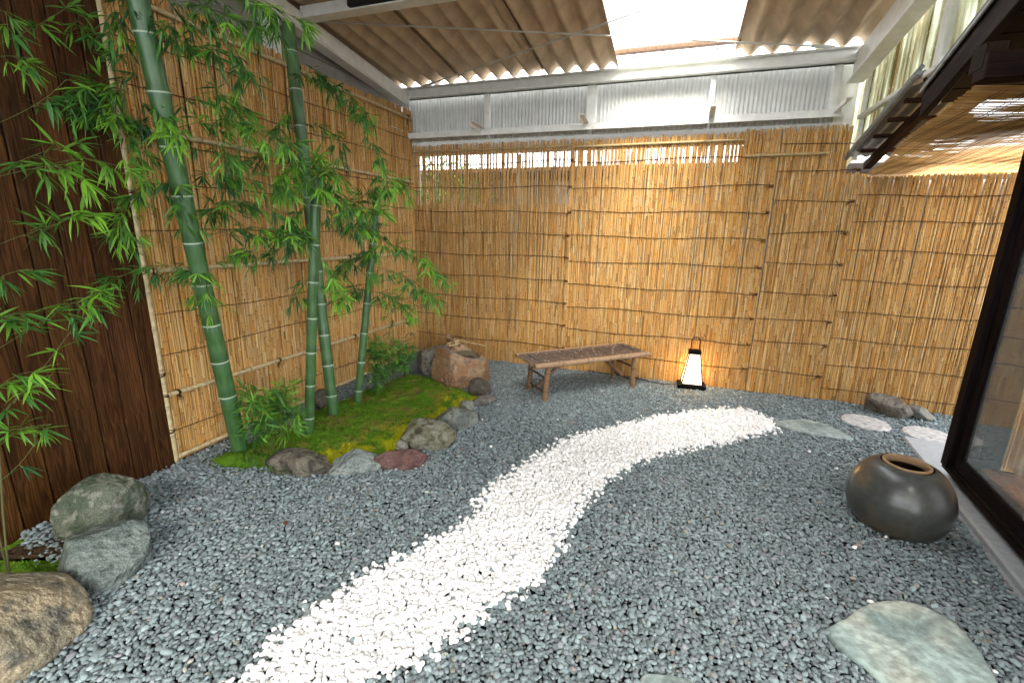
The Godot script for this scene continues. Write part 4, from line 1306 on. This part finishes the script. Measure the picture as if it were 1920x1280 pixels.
	slab("flat_stone", "small flat stone just showing at the bottom centre", [Vector2(0.02, -1.25), Vector2(0.08, -1.285), Vector2(0.16, -1.30), Vector2(0.22, -1.24), Vector2(0.20, -1.10), Vector2(0.06, -1.10)], 0.012, 0.06, pale, 9, 0.003, "stepping stone", "slab")
	var lab := ["round pinkish white stepping stone left of the other round one", "round whitish stepping stone nearest the house post", "round stepping stone almost hidden behind the house post"]
	var k := 0
	for c in [Vector2(1.49, -4.01), Vector2(1.85, -3.91), Vector2(2.22, -3.99)]:
		var ring := []
		for i in 14:
			var a := TAU * i / 14.0
			ring.append(c + Vector2(cos(a), sin(a)) * 0.158)
		slab("round_stepping_stone", lab[k], ring, 0.016, 0.06, [Color(0.51, 0.495, 0.475), Color(0.58, 0.57, 0.55)], 14 + k, 0.0008, "stepping stone", "slab", "round stepping stones")
		k += 1

func moss_height(p: Vector2, d: float) -> float:
	return -0.03 + 0.066 * smoothstep(-0.02, 0.14, d) + 0.016 * fn.get_noise_2d(p.x * 700.0, p.y * 900.0) + 0.010 * fn.get_noise_2d(p.x * 2200.0, p.y * 3000.0) + 0.004 * fn.get_noise_2d(p.x * 7000.0, p.y * 7000.0)

func moss_patch(parent: Node, poly: Array, step: float, yellow: bool) -> void:
	var lo := Vector2(9, 9)
	var hi := Vector2(-9, -9)
	for p in poly:
		lo = lo.min(p); hi = hi.max(p)
	lo -= Vector2.ONE * 0.06
	hi += Vector2.ONE * 0.06
	var nx := int((hi.x - lo.x) / step)
	var nz := int((hi.y - lo.y) / step)
	var b := MB.new()
	var green := Color(0.190, 0.390, 0.034)
	var olive := Color(0.37, 0.385, 0.065)
	var brown := Color(0.27, 0.25, 0.08)
	var lemon := Color(0.66, 0.66, 0.025)
	var spots := []
	for j in nz + 1:
		for i in nx + 1:
			var p := lo + Vector2(i, j) * step
			var d := edge_distance(p, poly)
			var y := moss_height(p, d)
			var big := fn.get_noise_2d(p.x * 330.0 + 50.0, p.y * 330.0)
			var mid := fn.get_noise_2d(p.x * 1200.0, p.y * 900.0 + 70.0)
			var col := green.lerp(olive, clampf(0.15 + big * 1.5 + mid * 1.0 + (p.x + 2.05) * 0.9, 0, 1))
			col = col.lerp(brown, clampf(mid * 2.2 - 0.6 + big * 1.0, 0, 0.75))
			if yellow:
				# the strip along the stones is yellow-green
				var e := 9.0
				for q in [[Vector2(-1.45, -3.42), Vector2(-1.44, -2.75)], [Vector2(-1.44, -2.75), Vector2(-1.62, -2.18)], [Vector2(-1.62, -2.18), Vector2(-2.05, -1.85)]]:
					e = minf(e, p.distance_to(Geometry2D.get_closest_point_to_segment(p, q[0], q[1])))
				var band := 0.25 if p.y < -2.3 else 0.16
				col = col.lerp(lemon, clampf((band - e) * 9.0 + mid * 1.8 + big * 1.3 - 0.15, 0, 1) * (1.0 - clampf(mid * 1.8 - 0.5, 0, 0.6)))
			var f := 1.0 + 0.3 * fn.get_noise_2d(p.x * 9000.0, p.y * 9000.0)
			col = Color(col.r * f, col.g * f, col.b * f)
			b.vert(Vector3(p.x, y, p.y), Vector3.UP, col)
			if d > 0.0 and rng.randf() < 0.8:
				spots.append([Vector3(p.x + rr(-0.5, 0.5) * step, y, p.y + rr(-0.5, 0.5) * step), col])
	for j in nz + 1:
		for i in nx + 1:
			var a := b.v[j * (nx + 1) + mini(i + 1, nx)] - b.v[j * (nx + 1) + maxi(i - 1, 0)]
			var c := b.v[mini(j + 1, nz) * (nx + 1) + i] - b.v[maxi(j - 1, 0) * (nx + 1) + i]
			b.n[j * (nx + 1) + i] = c.cross(a).normalized()
	for j in nz:
		for i in nx:
			var a := j * (nx + 1) + i
			b.quad4(a, a + 1, a + nx + 2, a + nx + 1)
	obj("moss_cushion", b, M.moss, parent, "stuff")
	# little upright shoots
	var s := MB.new()
	for k in 4:
		var a := k * 1.7
		var d := Vector3(cos(a), 0, sin(a))
		var w := Vector3(-sin(a), 0, cos(a)) * 0.0011
		var i0 := s.vert(d * 0.001 - w, Vector3.UP, Color.WHITE)
		var i1 := s.vert(d * 0.001 + w, Vector3.UP, Color.WHITE)
		var i2 := s.vert(d * rr(0.003, 0.006) + Vector3.UP * rr(0.005, 0.009), Vector3.UP, Color.WHITE)
		s.tri(i0, i1, i2)
	var mm := MultiMesh.new()
	mm.transform_format = MultiMesh.TRANSFORM_3D
	mm.use_colors = true
	mm.mesh = s.mesh()
	mm.instance_count = spots.size()
	for i in spots.size():
		mm.set_instance_transform(i, Transform3D(Basis(Vector3.UP, rr(0, TAU)) * Basis.from_scale(Vector3.ONE * rr(0.7, 1.5)), spots[i][0]))
		mm.set_instance_color(i, spots[i][1] * rr(0.7, 1.25))
	var o := MultiMeshInstance3D.new()
	o.name = "moss_shoots"
	o.multimesh = mm
	o.material_override = M.moss_shoot
	parent.add_child(o, true)
	tag(o, "", "", "", "stuff")

func build_moss() -> void:
	M.moss_shoot = mat(0.8, null, 0.0, {"back": Color(0.4, 0.4, 0.3), "spec": 0.2})
	var t := thing("moss_bed", "bed of green and yellow moss round the feet of the bamboo stalks", "moss")
	tag(t, "", "", "", "stuff")
	moss_patch(t, MOSS, 0.0125, true)
	var b := MB.new()
	for i in 90:
		var p := Vector2(rr(-2.45, -1.5), rr(-3.5, -1.9))
		var d := edge_distance(p, MOSS)
		if d < 0.06: continue
		var a := rr(0, TAU)
		var l := rr(0.008, 0.03)
		b.bar(Vector3(p.x, moss_height(p, d) + 0.006, p.y), Vector3(p.x + cos(a) * l, moss_height(p, d) + rr(0.004, 0.012), p.y + sin(a) * l), rr(0.003, 0.008), 0.0025, Color(0.025, 0.018, 0.010), Vector3.UP, 0.0005)
	obj("bark_chips", b, M.cord, t, "stuff")
	var f := thing("moss_patch", "small dark patch of moss behind the tan boulder", "moss")
	tag(f, "", "", "", "stuff")
	moss_patch(f, MOSS_FRONT, 0.0125, false)
	var s := slab("soil_patch", "patch of bare brown soil beside the plank wall", [Vector2(-2.64, -0.86), Vector2(-2.60, -0.97), Vector2(-2.52, -1.02), Vector2(-2.44, -1.00), Vector2(-2.40, -0.95), Vector2(-2.50, -0.89)], 0.004, 0.03, [Color(0.075, 0.045, 0.025), Color(0.11, 0.07, 0.04)], 17, 0.008, "soil", "rock")
	slab_outlines.pop_back()

func pebble_mesh(sx: float) -> ArrayMesh:
	var b := MB.new()
	var res := 3
	for a in [Basis(), Basis(Vector3.UP, PI / 2), Basis(Vector3.UP, PI), Basis(Vector3.UP, -PI / 2), Basis(Vector3.RIGHT, PI / 2), Basis(Vector3.RIGHT, -PI / 2)]:
		var s := b.v.size()
		for j in res + 1:
			for i in res + 1:
				var d: Vector3 = (a * Vector3(tan((float(i) / res * 2 - 1) * PI / 4), tan((float(j) / res * 2 - 1) * PI / 4), 1.0)).normalized()
				var q := 1.0 + 0.10 * sin(d.x * 2.1 + sx) * cos(d.z * 2.7 + sx * 2.0) - 0.07 * d.x * d.z
				b.vert(d * q, d, Color.WHITE)
		for j in res:
			for i in res:
				var q := s + j * (res + 1) + i
				b.quad4(q, q + 1, q + res + 2, q + res + 1)
	return b.mesh()

func gravel(called: String, label: String, spots: Array, m: Mesh, material: Material) -> void:
	var mm := MultiMesh.new()
	mm.transform_format = MultiMesh.TRANSFORM_3D
	mm.use_colors = true
	mm.mesh = m
	mm.instance_count = spots.size()
	for i in spots.size():
		mm.set_instance_transform(i, spots[i][0])
		mm.set_instance_color(i, spots[i][1])
	var o := MultiMeshInstance3D.new()
	o.name = called
	o.multimesh = mm
	o.material_override = material
	add_child(o, true)
	tag(o, label, "gravel", "", "stuff")

func build_gravel() -> void:
	var white_poly := PackedVector2Array(WHITE_PATH)
	var moss_poly := PackedVector2Array(MOSS)
	var moss_poly2 := PackedVector2Array(MOSS_FRONT)
	var grey := []
	var white := []
	for layer in 2:
		var step := 0.0142 if layer == 0 else 0.0200
		var z := -4.46
		while z < 0.3:
			var x := -2.70
			var xe := 2.45 if z < -3.30 else house_x(z) - 0.085
			while x < xe:
				var p := Vector2(x + rr(-0.5, 0.5) * step, z + rr(-0.5, 0.5) * step)
				x += step
				# out of the photograph's reach
				if p.x < -0.6 * (0.35 - p.y) * 3.4 or p.y > -0.55 - 0.75 * maxf(p.x + 0.6, 0.0) * 0.9 + 0.95: continue
				if Geometry2D.is_point_in_polygon(p, moss_poly):
					if edge_distance(p, MOSS) > 0.045 or rng.randf() < 0.5: continue
				elif Geometry2D.is_point_in_polygon(p, moss_poly2) and rng.randf() < 0.96: continue
				var skip := false
				for q in slab_outlines:
					if Geometry2D.is_point_in_polygon(p, q):
						skip = true
						break
				if skip: continue
				var jitter := Vector2(fn.get_noise_2d(p.x * 2300.0, p.y * 2300.0), fn.get_noise_2d(p.x * 2300.0 + 500.0, p.y * 2300.0)) * 0.065
				var inside := Geometry2D.is_point_in_polygon(p + jitter, white_poly)
				var is_white := inside
				if inside:
					var ed := edge_distance(p, WHITE_PATH)
					if rng.randf() < (0.30 if ed < 0.03 else 0.012): is_white = false
				elif rng.randf() < 0.0003: is_white = true
				elif rng.randf() < 0.07 and edge_distance(p, WHITE_PATH) > -0.045: is_white = true
				var dip := 0.008 * fn.get_noise_2d(p.x * 260.0, p.y * 260.0) + 0.004 * fn.get_noise_2d(p.x * 1100.0, p.y * 1100.0)
				var up := Basis(Vector3(rr(-1, 1), 0, rr(-1, 1)).normalized(), rr(0.0, 0.45) if rng.randf() < 0.8 else rr(0.4, 1.2))
				var size := 0.88 * exp(rng.randfn() * 0.22)
				if is_white:
					var s := Vector3(rr(0.0100, 0.0142), rr(0.0070, 0.0100), rr(0.0085, 0.0120)) * size
					var y := rr(-0.004, 0.006) + layer * 0.009
					var w := rr(0.74, 0.84)
					white.append([Transform3D(up * Basis(Vector3.UP, rr(0, TAU)) * Basis.from_scale(s), Vector3(p.x, y + dip, p.y)), Color(w, w * 0.995, w * 0.98)])
				else:
					var s := Vector3(rr(0.0090, 0.0138), rr(0.0042, 0.0070), rr(0.0070, 0.0102)) * size
					var y := rr(-0.010, 0.002) + layer * 0.008
					var v := rr(0.138, 0.285)
					if rng.randf() < 0.07: v *= 1.3
					var col := Color(v * 0.84, v * 1.04, v * 1.07)
					var kind := rng.randf()
					if kind < 0.10: col = Color(v * 0.93, v * 1.0, v * 1.08)
					elif kind < 0.115: col = Color(v * 1.2, v * 1.2, v * 1.05)
					elif kind < 0.118: col = Color(v * 1.2, v * 1.0, v * 0.9)
					grey.append([Transform3D(up * Basis(Vector3.UP, rr(0, TAU)) * Basis.from_scale(s), Vector3(p.x, y + dip, p.y)), col])
			z += step
	print("pebbles ", grey.size(), " ", white.size())
	gravel("grey_gravel", "bed of flat blue-grey pebbles covering the courtyard floor", grey, pebble_mesh(0.4), M.pebble)
	gravel("white_gravel", "winding path of bright white pebbles across the grey gravel", white, pebble_mesh(1.9), M.white_pebble)

func build_leaf() -> void:
	var g := MB.new()
	g.add(leaf_shape(0.5, 0.35, Color(0.17, 0.075, 0.04)), Transform3D(Basis(Vector3.RIGHT, -1.35).rotated(Vector3.UP, 0.8) * Basis.from_scale(Vector3.ONE * 0.05), Vector3.ZERO))
	var o := obj("fallen_leaf", g, M.leaf)
	o.position = Vector3(-1.62, 0.02, -1.43)
	tag(o, "small reddish dry leaf lying on the grey gravel left of the white path", "leaf")

func build_bench() -> void:
	var t := thing("bench", "low brown bamboo bench with a dark slatted top by the back screen", "bench", Vector3(-0.71, 0, -3.945), 0.77)
	var light := Color(0.34, 0.215, 0.125)
	var H := 0.325
	obj("front_pole", pole(Vector3(-0.585, H, 0.19), Vector3(0.585, H, 0.19), 0.024, light, 0.30), M.pole, t)
	obj("back_pole", pole(Vector3(-0.585, H, -0.175), Vector3(0.585, H, -0.175), 0.022, light, 0.30), M.pole, t)
	var n := 10
	for i in n:
		var z := lerpf(-0.147, 0.160, i / float(n - 1))
		var b := MB.new()
		var col := Color(0.105, 0.072, 0.056) * rr(0.8, 1.25)
		var pts := []
		var rad := []
		var cols := []
		var x := -0.575 + rr(-0.006, 0.006)
		var next := x + rr(0.03, 0.2)
		pts.append(Vector3(x, H, z)); rad.append(0.0165); cols.append(Color(0.40, 0.30, 0.18))
		pts.append(Vector3(x + 0.004, H, z)); rad.append(0.0165); cols.append(col)
		while next < 0.56:
			for e in [[-0.006, 1.0, 1.0], [-0.002, 1.15, 2.6], [0.003, 1.12, 2.0], [0.008, 0.99, 1.0]]:
				pts.append(Vector3(next + e[0], H + 0.002, z)); rad.append(0.0165 * e[1]); cols.append(col * e[2] * (1.0 if e[2] < 1.5 else rr(0.9, 1.7)))
			next += rr(0.10, 0.24)
		pts.append(Vector3(0.575, H, z)); rad.append(0.016); cols.append(col)
		b.tube(pts, rad, 9, cols, true)
		obj("slat", b, M.pole, t)
	for x in [-0.50, -0.16, 0.18, 0.50]:
		var b := MB.new()
		var pts := []
		for i in 22:
			var z := lerpf(-0.16, 0.172, i / 21.0)
			pts.append(Vector3(x + 0.002 * sin(i * 2.1), H + 0.0185 - 0.003 * absf(sin(i * 1.5)), z))
		b.tube(pts, [0.0022], 5, [Color(0.012, 0.010, 0.010)], true)
		obj("lashing", b, M.cord, t)
	for x in [-0.36, 0.36]:
		var b := MB.new()
		b.bar(Vector3(x, H - 0.03, -0.17), Vector3(x, H - 0.03, 0.18), 0.035, 0.024, light * 0.6)
		obj("cross_bar", b, M.pole, t)
	for sx in [-1.0, 1.0]:
		for sz in [-1.0, 1.0]:
			var top := Vector3(sx * 0.445, H - 0.02, sz * 0.152 + 0.008)
			var foot := Vector3(sx * 0.462, -0.02, sz * 0.147)
			obj("leg", pole(foot, top, 0.0235, Color(0.25, 0.145, 0.075) * (1.0 if sz > 0 else 0.75), 0.16), M.pole, t)
		for y in [0.07, 0.20]:
			obj("rung", pole(Vector3(sx * 0.457, y, -0.145), Vector3(sx * 0.457, y, 0.15), 0.0085, Color(0.10, 0.055, 0.035), 0.2), M.pole, t)
		obj("brace", pole(Vector3(sx * 0.455, 0.075, 0.0), Vector3(sx * 0.19, H - 0.025, 0.0), 0.017, Color(0.19, 0.105, 0.06), 0.2), M.pole, t)

func build_lantern() -> void:
	var t := thing("floor_lantern", "small lit paper lantern with a dark frame and a loop handle", "lantern", Vector3(0.237, 0.0, -4.385), 0.06)
	var dark := Color(0.014, 0.012, 0.012)
	var b := MB.new()
	b.bx(Vector3(0, 0.022, 0), Vector3(0.245, 0.034, 0.17), dark, 0.003)
	obj("base", b, M.dark_wood, t)
	b = MB.new()
	b.bx(Vector3(0, 0.344, 0), Vector3(0.108, 0.034, 0.09), dark, 0.003)
	obj("cap", b, M.dark_wood, t)
	for sx in [-1.0, 1.0]:
		for sz in [-1.0, 1.0]:
			b = MB.new()
			b.bar(Vector3(sx * 0.090, 0.038, sz * 0.074), Vector3(sx * 0.047, 0.33, sz * 0.038), 0.009, 0.009, dark, Vector3.BACK, 0.001)
			obj("frame_bar", b, M.dark_wood, t)
	for sz in [-1.0, 1.0]:
		b = MB.new()
		b.bar(Vector3(-0.088, 0.046, sz * 0.074), Vector3(0.088, 0.046, sz * 0.074), 0.009, 0.012, dark)
		obj("frame_bar", b, M.dark_wood, t)
	b = MB.new()
	var lo := [Vector3(-0.086, 0.05, -0.071), Vector3(0.086, 0.05, -0.071), Vector3(0.086, 0.05, 0.071), Vector3(-0.086, 0.05, 0.071)]
	var hi := [Vector3(-0.045, 0.328, -0.036), Vector3(0.045, 0.328, -0.036), Vector3(0.045, 0.328, 0.036), Vector3(-0.045, 0.328, 0.036)]
	for i in 4:
		var j := (i + 1) % 4
		b.face([lo[j], lo[i], hi[i], hi[j]], Color.WHITE)
	b.face([lo[0], lo[1], lo[2], lo[3]], Color.WHITE)
	b.face([hi[3], hi[2], hi[1], hi[0]], Color.WHITE)
	var glow := StandardMaterial3D.new()
	glow.albedo_color = Color(0.95, 0.92, 0.86)
	glow.roughness = 0.9
	glow.emission_enabled = true
	glow.emission = Color(1.0, 0.86, 0.66)
	glow.emission_energy_multiplier = 0.30
	obj("lamp_shade", b, glow, t)
	b = MB.new()
	var pts := []
	for i in 15:
		var a := PI * i / 14.0
		pts.append(Vector3(-cos(a) * 0.036, 0.445 + sin(a) * 0.036, 0))
	pts.push_front(Vector3(-0.036, 0.36, 0))
	pts.push_back(Vector3(0.036, 0.36, 0))
	b.tube(pts, [0.0052], 8, [dark * 0.6], true)
	obj("handle", b, M.metal_black, t)
	var l := OmniLight3D.new()
	l.name = "lantern_light"
	l.position = Vector3(0, 0.17, 0)
	l.light_color = Color(1.0, 0.76, 0.42)
	l.light_energy = 0.014
	l.light_size = 0.04
	l.omni_range = 8.0
	l.omni_attenuation = 2.0
	l.shadow_enabled = true
	t.add_child(l)
	b = MB.new()
	var c := []
	var ends := [Vector3(0.12, 0.012, -4.40), Vector3(0.02, 0.016, -4.34), Vector3(-0.12, 0.014, -4.36), Vector3(-0.30, 0.016, -4.42), Vector3(-0.50, 0.014, -4.45), Vector3(-0.75, 0.015, -4.47)]
	for i in 31:
		c.append(curve_at(ends, i / 30.0))
	b.tube(c, [0.0045], 6, [Color(0.015, 0.015, 0.016)], true)
	var w := obj("lamp_cable", b, M.metal_black)
	tag(w, "thin black cable lying on the gravel from the lantern towards the bench", "cable")

func build_jar() -> void:
	var t := thing("jar", "squat dark grey glazed jar with an open tan rim in front of the house", "jar", Vector3(1.1514, -0.004, -2.554))
	var R := 0.2141
	var H := 0.341
	var zm := 0.47
	var prof := [Vector2(0.0, 0.0), Vector2(0.10, 0.0)]
	for i in 60:
		var h := sin(i / 59.0 * PI * 0.5) * 0.996
		var r := 0.0
		if h < zm:
			r = 0.62 * R + 0.38 * R * pow(1.0 - pow(1.0 - h / zm, 2.06), 0.53)
		else:
			r = 0.09 + (R - 0.09) * sqrt(1.0 - pow((h - zm) / (1.0 - zm), 1.57))
		prof.append(Vector2(r * (1.0 + 0.0012 * sin(h * 47.0)), h * H * 0.985))
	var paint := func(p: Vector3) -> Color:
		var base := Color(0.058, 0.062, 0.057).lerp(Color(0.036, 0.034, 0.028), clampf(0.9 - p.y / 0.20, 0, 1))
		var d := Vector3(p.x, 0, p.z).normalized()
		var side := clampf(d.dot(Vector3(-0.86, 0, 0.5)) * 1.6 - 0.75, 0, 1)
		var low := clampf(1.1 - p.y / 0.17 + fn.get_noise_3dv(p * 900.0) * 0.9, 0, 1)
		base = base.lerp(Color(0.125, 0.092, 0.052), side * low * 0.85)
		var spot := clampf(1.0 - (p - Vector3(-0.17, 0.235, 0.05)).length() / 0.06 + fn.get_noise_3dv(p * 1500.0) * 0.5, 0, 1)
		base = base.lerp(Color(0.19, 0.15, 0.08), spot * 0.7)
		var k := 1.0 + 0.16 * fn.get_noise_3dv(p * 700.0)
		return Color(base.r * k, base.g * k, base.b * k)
	var b := MB.new()
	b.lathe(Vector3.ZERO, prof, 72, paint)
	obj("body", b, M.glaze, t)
	b = MB.new()
	var clay_and_shade := func(p: Vector3) -> Color:
		var inside := Vector2(p.x, p.z).length() < 0.0785 and p.y < H - 0.012
		var c := Color(0.36, 0.215, 0.105) if inside else Color(0.46, 0.29, 0.15)
		if p.y < H * 0.903: c = Color(0.05, 0.032, 0.02)  # hollow below the lip: its shade is put into the colour
		var k := 1.0 + 0.25 * fn.get_noise_3dv(p * 1600.0)
		return Color(c.r * k, c.g * k, c.b * k)
	b.lathe(Vector3.ZERO, [Vector2(0.0940, H * 0.965), Vector2(0.0960, H * 0.980), Vector2(0.0965, H * 0.992), Vector2(0.0945, H * 1.001), Vector2(0.0895, H * 1.005), Vector2(0.084, H * 1.0), Vector2(0.0805, H * 0.985), Vector2(0.079, H * 0.95), Vector2(0.082, H * 0.905), Vector2(0.083, H * 0.90), Vector2(0.10, H * 0.86), Vector2(0.16, H * 0.70), Vector2(0.195, H * 0.45), Vector2(0.17, H * 0.15), Vector2(0.0, H * 0.06)], 64, clay_and_shade)
	obj("rim", b, M.clay_and_shade, t)

func build_basin() -> void:
	var o := {"res": 40, "cuts": 11, "box": 4.6, "depth": 0.88, "rough": 0.045, "planes": [[Vector3(0.05, 1, 0.02), 0.90], [Vector3(-0.55, 0.0, 0.85), 0.82], [Vector3(0.6, 0.1, 0.8), 0.84]], "bowl": Vector4(0.045, 0.005, 0.150, 0.075), "top": Color(0.31, 0.265, 0.225)}
	var t := stone("water_basin", "rusty brown stone water basin with a round hollow in its top", Vector3(-1.815, 0.095, -3.70), Vector3(0.255, 0.262, 0.23), 0.15, 207, [Color(0.44, 0.245, 0.125), Color(0.52, 0.345, 0.21), Color(0.30, 0.195, 0.14)], o)
	t.set_meta("category", "basin")
	var w := MB.new()
	w.lathe(Vector3(0.045, 0.185, 0.005), [Vector2(0.0, 0.0), Vector2(0.10, 0.0)], 28, func(p): return Color(0.13, 0.135, 0.105))
	var wm := mat(0.06, null, 0.0, {"spec": 0.5})
	obj("water", w, wm, t)
	# ladle and its rest
	var l := thing("ladle", "bamboo water ladle laid across the stone basin", "ladle", Vector3(-1.945, 0.355, -3.765))
	var cup := MB.new()
	cup.lathe(Vector3.ZERO, [Vector2(0.0, 0.0), Vector2(0.031, 0.0), Vector2(0.034, 0.004), Vector2(0.036, 0.062), Vector2(0.034, 0.064), Vector2(0.030, 0.062), Vector2(0.029, 0.012), Vector2(0.0, 0.010)], 24, func(p): return Color(0.33, 0.20, 0.11) if Vector2(p.x, p.z).length() < 0.0345 and p.y > 0.01 else Color(0.20, 0.11, 0.06))
	var c := obj("cup", cup, M.pole, l)
	c.rotation = Vector3(0.42, 0, -0.12)
	obj("handle", pole(Vector3(0.02, 0.035, 0.01), Vector3(0.375, 0.005, 0.03), 0.0065, Color(0.52, 0.37, 0.19), 0.16), M.pole, l)
	var s := thing("ladle_rest", "bundle of short bamboo pieces that holds the ladle", "ladle rest", Vector3(-1.895, 0.352, -3.70))
	for e in [[Vector3(-0.035, -0.006, 0.05), Vector3(0.03, 0.002, -0.05)], [Vector3(-0.005, -0.004, 0.055), Vector3(0.058, 0.004, -0.045)], [Vector3(-0.022, 0.014, 0.052), Vector3(0.042, 0.022, -0.048)]]:
		obj("bamboo_piece", pole(e[0], e[1], 0.011, Color(0.46, 0.32, 0.17), 0.06), M.pole, s)
	obj("cord_knot", knot(Vector3(0.005, 0.004, 0.005), 0.021, Vector3(0.55, 0, -0.83).normalized(), Color(0.02, 0.015, 0.012)), M.cord, s)

func build_bamboo() -> void:
	var stalks := {}
	stalks[1] = stalk("thickest green bamboo stalk, leaning before the left reed screen and out of the picture's top", Vector3(-2.46, 0.03, -1.90), Vector3(-2.283, 2.90, -1.52), 0.0465, 0.043, [0.762, 0.682, 0.602, 0.524, 0.444, 0.367, 0.288, 0.211, 0.134, 0.842, 0.925])
	stalks[2] = stalk("tall green bamboo stalk whose flat cut top ends just below the steel rafter", Vector3(-2.305, 0.03, -2.56), Vector3(-2.513, 2.659, -2.662), 0.0395, 0.0385, [0.938, 0.851, 0.765, 0.678, 0.591, 0.49, 0.402, 0.315, 0.23, 0.145, 0.058])
	stalks[3] = stalk("slim green bamboo stalk standing in front of the tall cut one", Vector3(-2.23, 0.03, -2.23), Vector3(-2.055, 1.684, -2.297), 0.0310, 0.0305, [0.90, 0.761, 0.623, 0.485, 0.349, 0.214, 0.075])
	stalks[4] = stalk("thinnest and shortest green bamboo stalk, nearest the stone basin", Vector3(-2.30, 0.03, -2.83), Vector3(-2.146, 1.681, -3.028), 0.0295, 0.0265, [0.876, 0.755, 0.623, 0.483, 0.341, 0.202, 0.062])
	for k in stalks:
		tag(stalks[k], "", "", "green bamboo stalks in the moss")
	var budget := {1: 290, 2: 200, 3: 200, 4: 200}
	for e in BRANCHES:
		var t: Node3D = stalks[e[0]]
		var p := []
		for q in e[1]:
			p.append(q - t.position)
		var singles := mini(budget[e[0]], 24)
		budget[e[0]] -= branch(t, p, int(e[2] * 2.6), minf(e[3] * 1.1 + 0.04, 1.0), 0.084, 0.1, 0.085, singles, 0.0022, 0.38)
	var s := thing("side_bamboo", "slender live bamboo with light green leaves before the plank wall", "bamboo", Vector3(-2.30, 0.0, -0.76))
	for e in [[Vector3(0, -0.02, 0), Vector3(0.004, 0.33, -0.03), Vector3(-0.055, 1.42, -0.21), Vector3(-0.09, 2.2, -0.33), Vector3(-0.10, 2.9, -0.36)], [Vector3(-0.09, -0.02, -0.03), Vector3(-0.10, 0.6, -0.05), Vector3(-0.13, 1.5, -0.10), Vector3(-0.16, 2.5, -0.12)]]:
		var b := MB.new()
		var pts := []
		for i in 17:
			pts.append(curve_at(e, i / 16.0))
		b.tube(pts, [0.0042, 0.0040, 0.0034], 8, [Color(0.085, 0.058, 0.026), Color(0.075, 0.075, 0.028)], true)
		obj("stem", b, M.twig, s)
	var left := 300
	for e in SIDE_BRANCHES:
		var p := []
		for q in e[0]:
			p.append(q - s.position)
		left -= branch(s, p, int(e[1] * 2.2), e[2], 0.088, 0.2, 0.05, mini(left, 60), 0.0016, 0.35)

func shrub(called: String, label: String, foot: Vector3, stems: Array, leaf: float, count: int, tone: float, singles: int) -> Node3D:
	var t := thing(called, label, "bamboo plant", foot, 0, "low bamboo plants in the moss")
	var left := singles
	for e in stems:
		var tip: Vector3 = e
		var base := Vector3(tip.x * 0.35 + rr(-0.02, 0.02), -0.02, tip.z * 0.35 + rr(-0.02, 0.02))
		var p := [base, base.lerp(tip, 0.4) + Vector3(0, tip.y * 0.12, 0), base.lerp(tip, 0.8) + Vector3(0, tip.y * 0.05, 0), tip]
		left -= branch(t, p, count, tone + rr(-0.12, 0.12), leaf, 0.3, 0.06, mini(left, 12), 0.0017, 0.25)
	return t

func build_shrubs() -> void:
	var a := []
	for i in 22:
		var q := rr(0, TAU)
		a.append(Vector3(cos(q) * rr(0.04, 0.22), rr(0.15, 0.46), sin(q) * rr(0.04, 0.16)))
	shrub("dwarf_bamboo", "leafy dwarf bamboo at the foot of the thickest stalk", Vector3(-2.24, 0.03, -1.97), a, 0.078, 60, 0.52, 240)
	a = []
	for i in 22:
		var q := rr(0, TAU)
		a.append(Vector3(cos(q) * rr(0.03, 0.20), rr(0.12, 0.50), sin(q) * rr(0.04, 0.22)))
	shrub("dwarf_bamboo", "dense dwarf bamboo between the thinnest stalk and the upright stone", Vector3(-2.24, 0.03, -3.20), a, 0.075, 60, 0.48, 240)
	a = []
	for i in 6:
		a.append(Vector3(rr(-0.10, 0.16), rr(0.6, 0.92), rr(-0.10, 0.10)))
	shrub("dwarf_bamboo", "spindly dark-leaved bamboo in the corner behind the dense one", Vector3(-2.36, 0.02, -3.52), a, 0.07, 26, 0.16, 60)
	var g := MB.new()
	for i in 420:
		var q := rr(0, TAU)
		var r := sqrt(rng.randf()) * 0.15
		var p := Vector3(cos(q) * r * 1.5, 0.0, sin(q) * r * 0.7)
		var d := Vector3(rr(-1, 1), rr(0.5, 1.6), rr(-1, 1)).normalized()
		g.add(leaf_mb[20 + 2 + i % 2], leaf_frame(p, d, rr(0.035, 0.07), rr(-1, 1)) * Transform3D(Basis.from_scale(Vector3(0.45, 1, 1)), Vector3.ZERO))
	var o := obj("grass_tuft", g, M.leaf, null, "stuff")
	o.position = Vector3(-2.12, 0.025, -1.85)
	tag(o, "tuft of short green grass in front of the leafy dwarf bamboo", "grass")
